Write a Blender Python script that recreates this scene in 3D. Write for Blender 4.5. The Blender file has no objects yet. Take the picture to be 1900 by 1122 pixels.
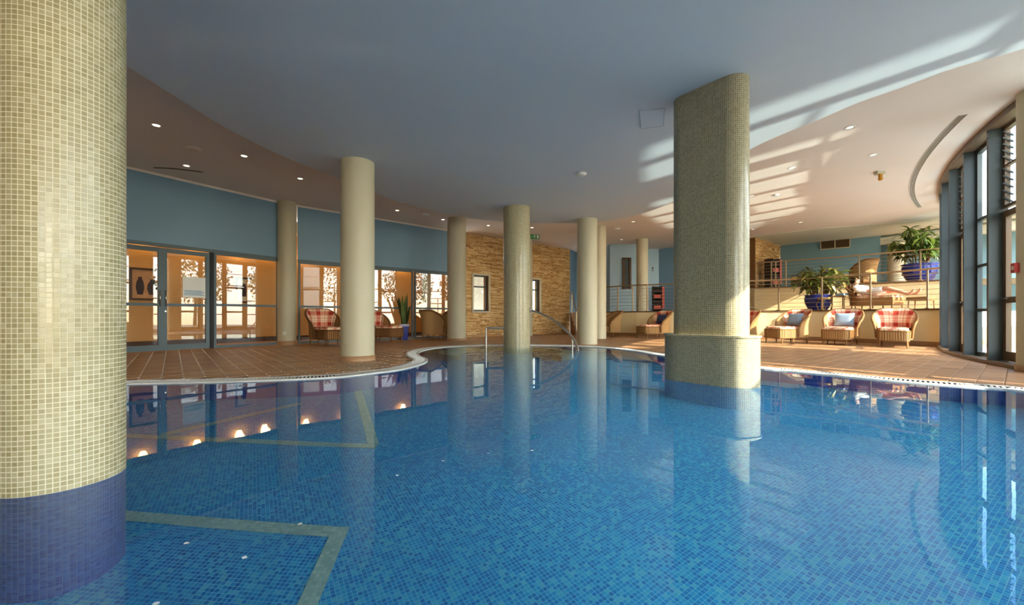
import bpy, bmesh, math, random
from math import sin, cos, pi, radians, atan2, hypot, sqrt, floor
from mathutils import Vector, Matrix, noise as mnoise

random.seed(7)
S = bpy.context.scene
COL = S.collection

# ------------------------------------------------------------------ camera
FPX, CX, HY = 770.0, 950.0, 587.0          # focal length in pixels, principal column, horizon row
EYE = 0.75                                  # eye height above the water
cam_data = bpy.data.cameras.new('camera')
cam = bpy.data.objects.new('camera', cam_data)
COL.objects.link(cam)
cam.location = (0, 0, EYE)
cam.rotation_euler = (pi / 2, 0, 0)
cam_data.sensor_fit = 'HORIZONTAL'
cam_data.sensor_width = 36.0
cam_data.lens = FPX / 1900 * 36.0
cam_data.shift_y = (HY - 561.0) / 1900.0
cam_data.clip_start = 0.05
cam_data.clip_end = 500
S.camera = cam

# ------------------------------------------------------------------ world, sun, exposure
SUN_TO = Vector((sin(radians(37)), -cos(radians(37))))           # ground direction towards the sun
SUN_EL = radians(28)
wd = bpy.data.worlds.new('world')
S.world = wd
wd.use_nodes = True
nt = wd.node_tree
nt.nodes.clear()
wo = nt.nodes.new('ShaderNodeOutputWorld')
bg = nt.nodes.new('ShaderNodeBackground')
bg.inputs['Strength'].default_value = 6.0
sky = nt.nodes.new('ShaderNodeTexSky')
sky.sky_type = 'NISHITA'
sky.sun_disc = False
sky.sun_elevation = SUN_EL
sky.sun_rotation = atan2(SUN_TO.x, SUN_TO.y)
tc = nt.nodes.new('ShaderNodeTexCoord')
nz = nt.nodes.new('ShaderNodeTexNoise')
nz.inputs['Scale'].default_value = 2.2
nz.inputs['Detail'].default_value = 6
cr = nt.nodes.new('ShaderNodeValToRGB')
cr.color_ramp.elements[0].position = 0.40
cr.color_ramp.elements[1].position = 0.62
mx = nt.nodes.new('ShaderNodeMix')
mx.data_type = 'RGBA'
mul = nt.nodes.new('ShaderNodeVectorMath')
mul.operation = 'SCALE'
mul.inputs['Scale'].default_value = 0.22
nt.links.new(tc.outputs['Generated'], nz.inputs['Vector'])
nt.links.new(nz.outputs['Fac'], cr.inputs['Fac'])
nt.links.new(sky.outputs['Color'], mul.inputs[0])
nt.links.new(cr.outputs['Color'], mx.inputs['Factor'])
nt.links.new(mul.outputs['Vector'], mx.inputs['A'])
mx.inputs['B'].default_value = (2.0, 2.05, 2.1, 1)
nt.links.new(mx.outputs['Result'], bg.inputs['Color'])
nt.links.new(bg.outputs['Background'], wo.inputs['Surface'])

def sun_lamp(name, direction_to, energy, color, angle):
    l = bpy.data.lights.new(name, 'SUN')
    l.energy = energy
    l.color = color
    l.angle = radians(angle)
    o = bpy.data.objects.new(name, l)
    COL.objects.link(o)
    o.rotation_euler = Vector(direction_to).to_track_quat('Z', 'Y').to_euler()
    o.location = Vector(direction_to) * 40
    return o
hs = cos(SUN_EL)
sun_lamp('sun', (SUN_TO.x * hs, SUN_TO.y * hs, sin(SUN_EL)), 16.0, (1.0, 0.89, 0.72), 0.6)
# the sun's mirror image in the outdoor pool that lies against the glass facade
sun_lamp('sun_glint_from_outdoor_pool', (SUN_TO.x * hs, SUN_TO.y * hs, -sin(SUN_EL)), 5.0, (1.0, 0.93, 0.80), 1.6)

vs = S.view_settings
vs.view_transform = 'Standard'
vs.look = 'None'
vs.gamma = 1
vs.use_curve_mapping = False
vs.exposure = 0.18
cy = S.cycles
cy.use_denoising = True
cy.max_bounces = 14
cy.diffuse_bounces = 6
cy.glossy_bounces = 5
cy.transmission_bounces = 8
cy.transparent_max_bounces = 16
cy.sample_clamp_indirect = 6.0
cy.caustics_reflective = True
cy.caustics_refractive = True
cy.blur_glossy = 0.5

# ------------------------------------------------------------------ materials
MATS = {}
def new_mat(name):
    m = bpy.data.materials.new(name)
    m.use_nodes = True
    n = m.node_tree
    n.nodes.clear()
    out = n.nodes.new('ShaderNodeOutputMaterial')
    MATS[name] = m
    return m, n, out

class NB:
    """tiny node builder"""
    def __init__(s, name):
        s.m, s.t, s.out = new_mat(name)
    def n(s, typ, **kw):
        nd = s.t.nodes.new('ShaderNode' + typ)
        for k, v in kw.items():
            if k.startswith('_'):
                setattr(nd, k[1:], v)
            else:
                key = k.replace('__', ' ')
                s.set(nd, key, v)
        return nd
    def set(s, nd, key, v):
        inp = nd.inputs[int(key[1:])] if key[0] == 'i' and key[1:].isdigit() else nd.inputs[key]
        if hasattr(v, 'is_linked') or hasattr(v, 'links'):
            s.t.links.new(v, inp)
        else:
            if isinstance(v, tuple) and len(v) == 3 and inp.type == 'RGBA':
                v = v + (1,)
            inp.default_value = v
    def math(s, op, a, b=0.0):
        return s.n('Math', _operation=op, i0=a, i1=b).outputs[0]
    def vmath(s, op, a, b=None):
        nd = s.n('VectorMath', _operation=op, i0=a)
        if b is not None:
            s.set(nd, 'i1', b)
        return nd.outputs[0]
    def mix(s, f, a, b):
        nd = s.t.nodes.new('ShaderNodeMix')
        nd.data_type = 'RGBA'
        for k, v in (('Factor', f), ('A', a), ('B', b)):
            inp = [i for i in nd.inputs if i.name == k and (i.type == 'RGBA' if k != 'Factor' else i.type == 'VALUE')][0]
            if hasattr(v, 'links'):
                s.t.links.new(v, inp)
            else:
                inp.default_value = v + (1,) if isinstance(v, tuple) and len(v) == 3 else v
        return [o for o in nd.outputs if o.type == 'RGBA'][0]
    def ramp(s, f, stops, const=False):
        nd = s.n('ValToRGB', Fac=f)
        r = nd.color_ramp
        if const:
            r.interpolation = 'CONSTANT'
        while len(r.elements) < len(stops):
            r.elements.new(0.5)
        for e, (p, c) in zip(r.elements, stops):
            e.position = p
            e.color = tuple(c) + (1,) if len(c) == 3 else c
        return nd.outputs[0]
    def pbr(s, color, rough=0.5, metal=0.0, bump=None, bump_d=0.002, bump_s=1.0, spec=0.5, **kw):
        p = s.n('BsdfPrincipled')
        s.set(p, 'Base Color', color)
        s.set(p, 'Roughness', rough)
        s.set(p, 'Metallic', metal)
        s.set(p, 'Specular IOR Level', spec)
        for k, v in kw.items():
            s.set(p, k.replace('__', ' '), v)
        if bump is not None:
            b = s.n('Bump', Height=bump, Distance=bump_d, Strength=bump_s)
            s.set(p, 'Normal', b.outputs[0])
        s.t.links.new(p.outputs[0], s.out.inputs['Surface'])
        return s.m

def sr(r, g, b):
    f = lambda v: (v / 255 / 12.92) if v / 255 <= 0.04045 else ((v / 255 + 0.055) / 1.055) ** 2.4
    return (f(r), f(g), f(b))

def paint(name, col, rough=0.6, var=0.06, scale=1.3, bump=0.15, spec=0.3):
    b = NB(name)
    pos = b.n('NewGeometry').outputs['Position']
    nz = b.n('TexNoise', Vector=pos, Scale=scale, Detail=3.0).outputs[0]
    c = b.mix(nz, tuple(v * (1 - var) for v in col), tuple(min(1, v * (1 + var)) for v in col))
    fine = b.n('TexNoise', Vector=pos, Scale=160.0, Detail=2.0).outputs[0]
    return b.pbr(c, rough, bump=fine, bump_d=0.001, bump_s=bump, spec=spec)

CREAM = paint('cream_column_paint', sr(194, 187, 160), 0.45)
CREAMW = paint('cream_wall_paint', sr(226, 205, 158), 0.5)
BLUEW = paint('blue_wall_paint', sr(122, 154, 176), 0.5)
BLUEL = paint('pale_blue_wall_paint', sr(165, 192, 208), 0.5)
BLUEC = paint('blue_ceiling_paint', sr(202, 209, 213), 0.6, 0.03)
PEACH = paint('peach_ceiling_paint', sr(228, 217, 206), 0.55, 0.03)
PALEC = paint('pale_soffit_paint', sr(214, 218, 200), 0.55, 0.03)
TEALW = paint('teal_blue_wall_paint', sr(112, 148, 160), 0.5)
OCHRE = paint('ochre_corridor_paint', sr(212, 164, 100), 0.5)
WHITE = paint('white_plastic', sr(225, 225, 220), 0.4, 0.02)
WHITEG = paint('white_grate_plastic', sr(222, 222, 216), 0.45, 0.03)
DARKCH = paint('dark_channel', sr(16, 24, 34), 0.8)
SLATE = paint('slate_grey_frame_paint', sr(66, 74, 76), 0.4, 0.03, bump=0.05, spec=0.3)
SLATEL = paint('blue_grey_frame_paint', sr(90, 106, 112), 0.4, 0.03, bump=0.05, spec=0.3)
BRONZE = paint('dark_bronze_frame', sr(96, 78, 60), 0.35, 0.05, bump=0.05)
BLACK = paint('black_rubber', sr(28, 30, 32), 0.5)
BROWN = paint('brown_edge_trim', sr(96, 72, 48), 0.5)
REDP = paint('red_plastic', sr(170, 40, 30), 0.4)
CORAL = paint('coral_towel', sr(214, 110, 96), 0.9, 0.1)
GREEN = paint('green_sign_plastic', sr(40, 140, 80), 0.4)
PAVE = paint('grey_beige_paving', sr(142, 136, 124), 0.8)
EXTW = paint('exterior_white_render', sr(225, 222, 210), 0.7)
FRAMEW = paint('dark_wood_frame', sr(70, 42, 26), 0.4)
ARTBG = paint('painting_ochre_ground', sr(196, 150, 110), 0.6, 0.25, 9)
ARTDK = paint('painting_dark_shape', sr(60, 52, 66), 0.6, 0.3, 9)
ARTPALE = paint('print_pale_ground', sr(205, 200, 185), 0.6, 0.2, 9)
PAPER = paint('notice_paper', sr(226, 230, 226), 0.7, 0.02)
PAPERB = paint('notice_blue_lines', sr(120, 160, 190), 0.7)
ROBE = paint('white_towelling', sr(236, 232, 226), 0.9, 0.05, 14, 0.6)
SKIN = paint('skin', sr(206, 150, 120), 0.5, 0.05, 20)
HAIR = paint('dark_brown_hair', sr(52, 34, 24), 0.6, 0.2, 60)
CUSHB = paint('pale_blue_cushion_cloth', sr(140, 165, 190), 0.85, 0.12, 30, 0.5)
CUSHD = paint('navy_cushion_cloth', sr(60, 72, 110), 0.85, 0.12, 30, 0.5)
SOIL = paint('dark_potting_soil', sr(52, 40, 30), 0.95, 0.3, 40, 0.8)
TRUNK = paint('brown_plant_stem', sr(120, 92, 62), 0.8, 0.25, 20, 0.6)
MUSTARD = paint('mustard_cloth', sr(196, 140, 50), 0.8, 0.1)
ROBED = paint('dark_grey_cloth', sr(60, 52, 50), 0.9)

def metal(name, col, rough):
    b = NB(name)
    pos = b.n('NewGeometry').outputs['Position']
    nz = b.n('TexNoise', Vector=pos, Scale=30.0, Detail=2.0).outputs[0]
    r = b.math('ADD', b.math('MULTIPLY', nz, 0.12), rough)
    return b.pbr(col, r, 1.0)
STEEL = metal('polished_steel', sr(205, 200, 190), 0.18)
RAILM = metal('satin_rail_metal', sr(190, 170, 140), 0.32)
CABLE = metal('steel_cable', sr(190, 180, 160), 0.35)
DARKM = metal('dark_grille_metal', sr(130, 116, 96), 0.5)

def emit(name, col, s):
    b = NB(name)
    e = b.n('Emission', Color=col, Strength=s)
    b.t.links.new(e.outputs[0], b.out.inputs['Surface'])
    return b.m
LAMP = emit('lit_downlight', (1.0, 0.86, 0.62), 5.0)
LAMPD = emit('dim_downlight', (1.0, 0.90, 0.74), 1.4)
SCONCE = emit('lit_sconce_glass', (1.0, 0.62, 0.26), 14.0)

def mosaic(name, pitch, stops, grout, rough=0.18, gw=0.10, spread=0.25, clump=0.0):
    """square mosaic on UV metres: colour per tile, grout lines recessed by bump"""
    b = NB(name)
    uv = b.n('UVMap').outputs[0]
    s = b.vmath('SCALE', uv)
    s.node.inputs['Scale'].default_value = 1 / pitch
    cell = b.vmath('FLOOR', s)
    fr = b.vmath('FRACTION', s)
    sep = b.n('SeparateXYZ', i0=fr)
    dx = b.math('ABSOLUTE', b.math('SUBTRACT', sep.outputs[0], 0.5))
    dy = b.math('ABSOLUTE', b.math('SUBTRACT', sep.outputs[1], 0.5))
    d = b.math('MAXIMUM', dx, dy)
    g = b.math('GREATER_THAN', d, 0.5 - gw / 2)
    wn = b.n('TexWhiteNoise', _noise_dimensions='2D', Vector=cell).outputs[0]
    v = wn
    if clump:
        lo = b.n('TexNoise', Vector=cell, Scale=0.35, Detail=1.0).outputs[0]
        v = b.math('ADD', b.math('MULTIPLY', wn, 1 - clump), b.math('MULTIPLY', lo, clump))
    c = b.ramp(v, stops)
    c = b.mix(g, c, grout)
    h = b.math('SUBTRACT', 1.0, g)
    tilt = b.math('MULTIPLY', wn, 0.3)
    r = b.math('ADD', b.math('MULTIPLY', g, 0.5), rough)
    return b.pbr(c, r, bump=b.math('ADD', h, tilt), bump_d=0.0012, bump_s=0.5)

TP = 0.0218
CREAMT = [(0.0, sr(150, 140, 104)), (0.4, sr(158, 149, 112)), (0.75, sr(165, 156, 121)), (1.0, sr(174, 165, 132))]
POOLT = [(0.0, sr(4, 104, 180)), (0.35, sr(8, 127, 198)), (0.6, sr(22, 147, 207)), (0.8, sr(60, 166, 206)), (1.0, sr(104, 186, 202))]
M_COLT = mosaic('cream_mosaic', TP, CREAMT, sr(216, 210, 186))
M_PIERT = mosaic('shaded_olive_mosaic', TP, [(0.0, sr(126, 121, 94)), (0.5, sr(138, 132, 104)), (1.0, sr(150, 144, 114))], sr(198, 192, 166), gw=0.10)  # olive-cream tile with the pier's shade darkened into its colours
M_POOLF = mosaic('blue_pool_mosaic', TP, POOLT, sr(120, 188, 216), 0.3, 0.13, clump=0.25)
M_POOLW = mosaic('deep_blue_mosaic', TP, [(0.0, sr(22, 62, 150)), (0.5, sr(36, 80, 170)), (1.0, sr(62, 104, 186))], sr(100, 130, 186), 0.3)
M_LANE = mosaic('pale_lane_mosaic', TP, [(0.0, sr(150, 178, 168)), (1.0, sr(184, 204, 190))], sr(150, 186, 190), 0.3)

def tilemat(name, stops, rough):
    """plain glaze for separately built mosaic tiles, one tint per piece"""
    b = NB(name)
    pi_ = b.n('NewGeometry').outputs['Random Per Island']
    oi = b.n('ObjectInfo').outputs['Random']
    v = b.math('FRACT', b.math('ADD', pi_, oi))
    return b.pbr(b.ramp(v, stops), rough)
M_TILE_C = tilemat('cream_tile_glaze', CREAMT, 0.22)
M_TILE_P = tilemat('blue_tile_glaze', POOLT, 0.3)

def terracotta(name):
    b = NB(name)
    g = b.n('NewGeometry')
    pos = g.outputs['Position']
    v = b.math('FRACT', b.math('ADD', g.outputs['Random Per Island'], b.n('ObjectInfo').outputs['Random']))
    nz = b.n('TexNoise', Vector=pos, Scale=14.0, Detail=4.0).outputs[0]
    t = b.math('ADD', b.math('MULTIPLY', v, 0.55), b.math('MULTIPLY', nz, 0.45))
    c = b.ramp(t, [(0.1, sr(134, 98, 66)), (0.45, sr(158, 118, 82)), (0.75, sr(170, 130, 94)), (1.0, sr(182, 144, 108))])
    return b.pbr(c, 0.42, bump=nz, bump_d=0.002, bump_s=0.3)
TERRA = terracotta('terracotta_tile')
GROUT = paint('deck_grout', sr(150, 118, 88), 0.8)
STUD = paint('pale_tile_stud', sr(206, 196, 180), 0.5)
SKIRT = terracotta('terracotta_skirting')

def stone(name):
    b = NB(name)
    g = b.n('NewGeometry')
    pos = g.outputs['Position']
    v = b.math('FRACT', b.math('ADD', g.outputs['Random Per Island'], b.n('ObjectInfo').outputs['Random']))
    nz = b.n('TexNoise', Vector=pos, Scale=11.0, Detail=6.0, Roughness=0.65).outputs[0]
    t = b.math('ADD', b.math('MULTIPLY', v, 0.7), b.math('MULTIPLY', nz, 0.3))
    c = b.ramp(t, [(0.05, sr(150, 108, 62)), (0.3, sr(196, 154, 98)), (0.6, sr(214, 178, 122)), (0.85, sr(228, 198, 148)), (1.0, sr(186, 146, 100))])
    return b.pbr(c, 0.85, bump=nz, bump_d=0.012, bump_s=0.7, spec=0.2)
STONE = stone('golden_ledge_stone')
STONEJ = paint('stone_joint', sr(120, 84, 46), 0.95)

def wicker(name, c1, c2):
    b = NB(name)
    uv = b.n('UVMap').outputs[0]
    w1 = b.n('TexWave', Vector=uv, Scale=16.0, _bands_direction='X').outputs[1]
    w2 = b.n('TexWave', Vector=uv, Scale=40.0, Distortion=1.0, _bands_direction='Y').outputs[1]
    h = b.math('MULTIPLY', w1, b.math('ADD', b.math('MULTIPLY', w2, 0.5), 0.5))
    c = b.ramp(h, [(0.0, c1), (0.55, c2), (1.0, tuple(min(1, v * 1.15) for v in c2))])
    return b.pbr(c, 0.6, bump=h, bump_d=0.006, bump_s=0.8, spec=0.3)
WICKER = wicker('honey_wicker', sr(126, 92, 52), sr(206, 166, 110))
WICKERD = wicker('brown_wicker', sr(104, 68, 36), sr(184, 134, 80))

def plaid(name, base, dark, mid):
    b = NB(name)
    uv = b.n('UVMap').outputs[0]
    sep = b.n('SeparateXYZ', i0=uv)
    def bands(v, off):
        f = b.math('FRACT', b.math('ADD', b.math('MULTIPLY', v, 3.4), off))
        return b.ramp(f, [(0.0, (1, 1, 1)), (0.34, (0, 0, 0)), (0.46, (0.45,) * 3), (0.5, (0, 0, 0)), (0.62, (0, 0, 0)), (0.68, (0.6,) * 3), (0.74, (0, 0, 0)), (0.9, (0.3,) * 3)], True)
    bx = bands(sep.outputs[0], 0.1)
    by = bands(sep.outputs[1], 0.35)
    a = b.math('MULTIPLY', b.math('ADD', bx, by), 0.5)
    c = b.ramp(a, [(0.0, base), (0.3, mid), (0.55, mid), (1.0, dark)])
    weave = b.n('TexNoise', Vector=uv, Scale=220.0).outputs[0]
    return b.pbr(c, 0.9, bump=weave, bump_d=0.002, bump_s=0.4, spec=0.15)
PLAID = plaid('red_and_cream_plaid', sr(238, 222, 190), sr(176, 60, 46), sr(220, 150, 124))

def glaze(name, col):
    b = NB(name)
    pos = b.n('NewGeometry').outputs['Position']
    nz = b.n('TexNoise', Vector=pos, Scale=9.0, Detail=3.0).outputs[0]
    return b.pbr(b.mix(nz, tuple(v * 0.7 for v in col), tuple(v * 1.3 for v in col)), 0.12, bump=nz, bump_d=0.002, bump_s=0.2)
BLUEPOT = glaze('cobalt_blue_glaze', sr(38, 52, 130))

def leafmat(name, a, c):
    b = NB(name)
    g = b.n('NewGeometry')
    v = b.math('FRACT', b.math('ADD', g.outputs['Random Per Island'], b.n('ObjectInfo').outputs['Random']))
    col = b.ramp(v, [(0.0, a), (1.0, c)])
    p = b.n('BsdfPrincipled', Base__Color=col, Roughness=0.4)
    tr = b.n('BsdfTranslucent', Color=col)
    ms = b.n('MixShader', i0=0.25, i1=p.outputs[0], i2=tr.outputs[0])
    b.t.links.new(ms.outputs[0], b.out.inputs['Surface'])
    return b.m
LEAF = leafmat('green_leaf', sr(48, 74, 34), sr(128, 152, 62))
LEAFO = leafmat('olive_leaf', sr(76, 84, 40), sr(150, 140, 72))
LEAFS = leafmat('dark_blade_leaf', sr(40, 62, 36), sr(104, 124, 66))
LEAFT = leafmat('tree_leaf', sr(52, 70, 34), sr(112, 124, 58))

def clear_glass(name, ior, tint):
    b = NB(name)
    bf = b.n('NewGeometry').outputs['Backfacing']
    f = b.n('Fresnel', IOR=b.math('ADD', b.math('MULTIPLY', bf, 1 / ior - ior), ior))
    t = b.n('BsdfTransparent', Color=tint)
    g = b.n('BsdfGlossy', Roughness=0.0)
    ms = b.n('MixShader', i0=f.outputs[0], i1=t.outputs[0], i2=g.outputs[0])
    b.t.links.new(ms.outputs[0], b.out.inputs['Surface'])
    return b.m
GLASS = clear_glass('window_glass', 1.5, (0.93, 0.96, 0.95))
GLASSR = clear_glass('double_glazing', 2.0, (0.93, 0.95, 0.94))
OUTWATER = clear_glass('outdoor_water', 1.333, (0.75, 0.9, 0.95))

def water_mat():
    b = NB('pool_water')
    pos = b.n('NewGeometry').outputs['Position']
    n1 = b.n('TexNoise', Vector=pos, Scale=2.2, Detail=2.0).outputs[0]
    bp = b.n('Bump', Height=n1, Distance=0.012, Strength=0.06)
    g = b.n('BsdfGlass', Color=(0.86, 0.97, 1.0), Roughness=0.0, IOR=1.333, Normal=bp.outputs[0])
    b.t.links.new(g.outputs[0], b.out.inputs['Surface'])
    return b.m
WATER = water_mat()

# ------------------------------------------------------------------ mesh helpers
class MB:
    """collects shapes; build() links them as ONE mesh object"""
    def __init__(s):
        s.v, s.f, s.uv, s.smooth = [], [], [], []
    def quad(s, pts, uv=None, smooth=False):
        i = len(s.v)
        s.v += [tuple(p) for p in pts]
        s.f.append(tuple(range(i, i + len(pts))))
        s.uv.append(uv)
        s.smooth.append(smooth)
    def faces(s, verts, faces, smooth=False, uvs=None):
        i = len(s.v)
        s.v += [tuple(p) for p in verts]
        for k, f in enumerate(faces):
            s.f.append(tuple(i + a for a in f))
            s.uv.append([uvs[a] for a in f] if uvs else None)
            s.smooth.append(smooth)
    def box(s, c, size, rz=0.0, mat=None, top_scale=1.0):
        x, y, z = (d / 2 for d in size)
        t = top_scale
        vs = [(-x, -y, -z), (x, -y, -z), (x, y, -z), (-x, y, -z), (-x * t, -y * t, z), (x * t, -y * t, z), (x * t, y * t, z), (-x * t, y * t, z)]
        R = mat or Matrix.Rotation(rz, 3, 'Z')
        vs = [R @ Vector(v) + Vector(c) for v in vs]
        s.faces(vs, [(0, 3, 2, 1), (4, 5, 6, 7), (0, 1, 5, 4), (1, 2, 6, 5), (2, 3, 7, 6), (3, 0, 4, 7)])
        return s
    def chamfer_box(s, c, size, rz=0.0, b=0.004):
        """box with its upper edges eased"""
        x, y, z = (d / 2 for d in size)
        ring = lambda k, h: [(-x + k, -y + k, h), (x - k, -y + k, h), (x - k, y - k, h), (-x + k, y - k, h)]
        vs = ring(0, -z) + ring(0, z - b) + ring(b, z)
        R = Matrix.Rotation(rz, 3, 'Z')
        vs = [R @ Vector(v) + Vector(c) for v in vs]
        fs = [(8, 9, 10, 11)]
        for k in (0, 4):
            for i in range(4):
                j = (i + 1) % 4
                fs.append((k + i, k + j, k + 4 + j, k + 4 + i))
        s.faces(vs, fs)
        return s
    def lathe(s, prof, n=32, c=(0, 0, 0), smooth=True, cap=True, squash=(1, 1)):
        vs, uvs = [], []
        m = len(prof)
        for k in range(n + 1):
            a = 2 * pi * k / n
            L = 0
            for i, (r, z) in enumerate(prof):
                if i:
                    L += hypot(r - prof[i - 1][0], z - prof[i - 1][1])
                vs.append((c[0] + r * cos(a) * squash[0], c[1] + r * sin(a) * squash[1], c[2] + z))
                rr = max(p[0] for p in prof)
                uvs.append((a * rr, L))
        fs = []
        for k in range(n):
            for i in range(m - 1):
                fs.append((k * m + i, (k + 1) * m + i, (k + 1) * m + i + 1, k * m + i + 1))
        s.faces(vs, fs, smooth, uvs)
        if cap:
            for i, flip in ((0, True), (m - 1, False)):
                r, z = prof[i]
                if r > 1e-4:
                    ring = [(c[0] + r * cos(2 * pi * k / n) * squash[0], c[1] + r * sin(2 * pi * k / n) * squash[1], c[2] + z) for k in range(n)]
                    s.quad(ring[::-1] if flip else ring)
        return s
    def tube(s, pts, r, n=8, cap=True):
        pts = [Vector(p) for p in pts]
        rr = r if isinstance(r, (list, tuple)) else [r] * len(pts)
        vs, prev = [], None
        for i, p in enumerate(pts):
            d = (pts[min(i + 1, len(pts) - 1)] - pts[max(i - 1, 0)]).normalized()
            up = Vector((0, 0, 1)) if abs(d.z) < 0.95 else Vector((1, 0, 0))
            if prev is not None:
                up = prev
            a = d.cross(up).normalized()
            b2 = a.cross(d).normalized()
            prev = b2
            for k in range(n):
                t = 2 * pi * k / n
                vs.append(p + (a * cos(t) + b2 * sin(t)) * rr[i])
        fs = []
        for i in range(len(pts) - 1):
            for k in range(n):
                j = (k + 1) % n
                fs.append((i * n + k, i * n + j, (i + 1) * n + j, (i + 1) * n + k))
        s.faces(vs, fs, True)
        if cap:
            s.quad(vs[:n][::-1])
            s.quad(vs[-n:])
        return s
    def strip(s, poly, z0, z1, closed=False, uoff=0.0, flip=False, smooth=False):
        """vertical wall along a polyline, UV in metres"""
        L = uoff
        n = len(poly)
        vs, uvs, fs = [], [], []
        for i in range(n + (1 if closed else 0)):
            p = poly[i % n]
            if i:
                q = poly[(i - 1) % n]
                L += hypot(p[0] - q[0], p[1] - q[1])
            vs += [(p[0], p[1], z0), (p[0], p[1], z1)]
            uvs += [(L, z0), (L, z1)]
        for i in range(n - 1 + (1 if closed else 0)):
            f = (2 * i, 2 * i + 2, 2 * i + 3, 2 * i + 1)
            fs.append(f[::-1] if flip else f)
        s.faces(vs, fs, smooth, uvs)
        return s
    def poly(s, pts, z, uvf=None, flip=False):
        """flat polygon (may be concave) as triangles"""
        from mathutils.geometry import tessellate_polygon
        tris = tessellate_polygon([[Vector((p[0], p[1], 0)) for p in pts]])
        vs = [(p[0], p[1], z) for p in pts]
        uvs = [uvf(*p[:2]) if uvf else (p[0], p[1]) for p in pts]
        fs = []
        for t in tris:
            a, b2, c = (Vector(pts[i][:2]) for i in t)
            up = (b2 - a).cross(c - a) if False else (b2.x - a.x) * (c.y - a.y) - (b2.y - a.y) * (c.x - a.x)
            t = tuple(t) if (up > 0) != flip else tuple(t)[::-1]
            fs.append(t)
        s.faces(vs, fs, False, uvs)
        return s
    def prism(s, pts, z0, z1):
        s.poly(pts, z1)
        s.poly(pts, z0, flip=True)
        area = sum(pts[i][0] * pts[(i + 1) % len(pts)][1] - pts[(i + 1) % len(pts)][0] * pts[i][1] for i in range(len(pts)))
        s.strip(pts, z0, z1, True, flip=area < 0)
        return s
    def mesh(s, name):
        me = bpy.data.meshes.new(name)
        me.from_pydata(s.v, [], s.f)
        if any(s.uv):
            ul = me.uv_layers.new(name='UVMap')
            flat = []
            for f, uv in zip(s.f, s.uv):
                for k in range(len(f)):
                    flat += uv[k] if uv else (0.0, 0.0)
            ul.data.foreach_set('uv', flat)
        me.polygons.foreach_set('use_smooth', s.smooth)
        me.update()
        return me
    def build(s, name, mat, parent=None, loc=None):
        me = s.mesh(name)
        me.materials.append(mat)
        return link(name, me, parent, loc)

def link(name, me, parent=None, loc=None):
    o = bpy.data.objects.new(name, me)
    COL.objects.link(o)
    if parent is not None:
        o.parent = parent
    if loc is not None:
        o.location = loc
    return o

def tag(o, label=None, cat=None, group=None, kind=None):
    if label: o['label'] = label
    if cat: o['category'] = cat
    if group: o['group'] = group
    if kind: o['kind'] = kind
    return o

def empty(name, loc=(0, 0, 0), rz=0.0):
    o = bpy.data.objects.new(name, None)
    COL.objects.link(o)
    o.location = loc
    o.rotation_euler = (0, 0, rz)
    o.empty_display_size = 0.1
    return o

def dup(root, loc=None, rz=None):
    """copy of a thing with copies of its parts and sub-parts"""
    def rec(o, par):
        c = o.copy()
        COL.objects.link(c)
        if par is not None:
            c.parent = par
            c.matrix_parent_inverse = o.matrix_parent_inverse.copy()
        for ch in KIDS.get(o, list(o.children)):
            rec(ch, c)
        return c
    KIDS = {}
    def collect(o):
        KIDS[o] = list(o.children)
        for ch in KIDS[o]:
            collect(ch)
    collect(root)
    c = rec(root, None)
    if loc is not None: c.location = loc
    if rz is not None: c.rotation_euler = (0, 0, rz)
    return c

def struct(o):
    o['kind'] = 'structure'
    return o

def catmull(pts, step=0.1, closed=True):
    out = []
    n = len(pts)
    rng = range(n if closed else n - 1)
    for i in rng:
        g = lambda k: pts[k % n] if closed else pts[max(0, min(n - 1, k))]
        p0, p1, p2, p3 = g(i - 1), g(i), g(i + 1), g(i + 2)
        L = hypot(p2[0] - p1[0], p2[1] - p1[1])
        m = max(1, int(L / step))
        for k in range(m):
            t = k / m
            out.append(tuple(0.5 * ((2 * p1[a]) + (-p0[a] + p2[a]) * t + (2 * p0[a] - 5 * p1[a] + 4 * p2[a] - p3[a]) * t * t + (-p0[a] + 3 * p1[a] - 3 * p2[a] + p3[a]) * t ** 3) for a in (0, 1)))
    if not closed:
        out.append(tuple(pts[-1][:2]))
    return out

def offset(poly, d, closed=True):
    """push a polyline to its right by d (outwards for a counter-clockwise loop)"""
    out = []
    n = len(poly)
    for i in range(n):
        a = poly[(i - 1) % n] if closed or i else poly[0]
        b = poly[(i + 1) % n] if closed or i < n - 1 else poly[-1]
        t = Vector((b[0] - a[0], b[1] - a[1])).normalized()
        out.append((poly[i][0] + t.y * d, poly[i][1] - t.x * d))
    return out

def inside(p, poly):
    x, y = p
    r = False
    j = len(poly) - 1
    for i in range(len(poly)):
        xi, yi = poly[i]
        xj, yj = poly[j]
        if (yi > y) != (yj > y) and x < (xj - xi) * (y - yi) / (yj - yi) + xi:
            r = not r
        j = i
    return r

def walk(poly, step, start=0.0):
    """points every `step` along a polyline: (x, y, heading)"""
    out, need = [], start
    for (a, b) in zip(poly, poly[1:]):
        L = hypot(b[0] - a[0], b[1] - a[1])
        if L < 1e-6: continue
        while need <= L:
            t = need / L
            out.append((a[0] + (b[0] - a[0]) * t, a[1] + (b[1] - a[1]) * t, atan2(b[1] - a[1], b[0] - a[0])))
            need += step
        need -= L
    return out

def pix(px, depth):
    """x at a given depth for a photo column"""
    return (px - CX) / FPX * depth
def zat(py, depth):
    return EYE + (HY - py) / FPX * depth

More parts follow.
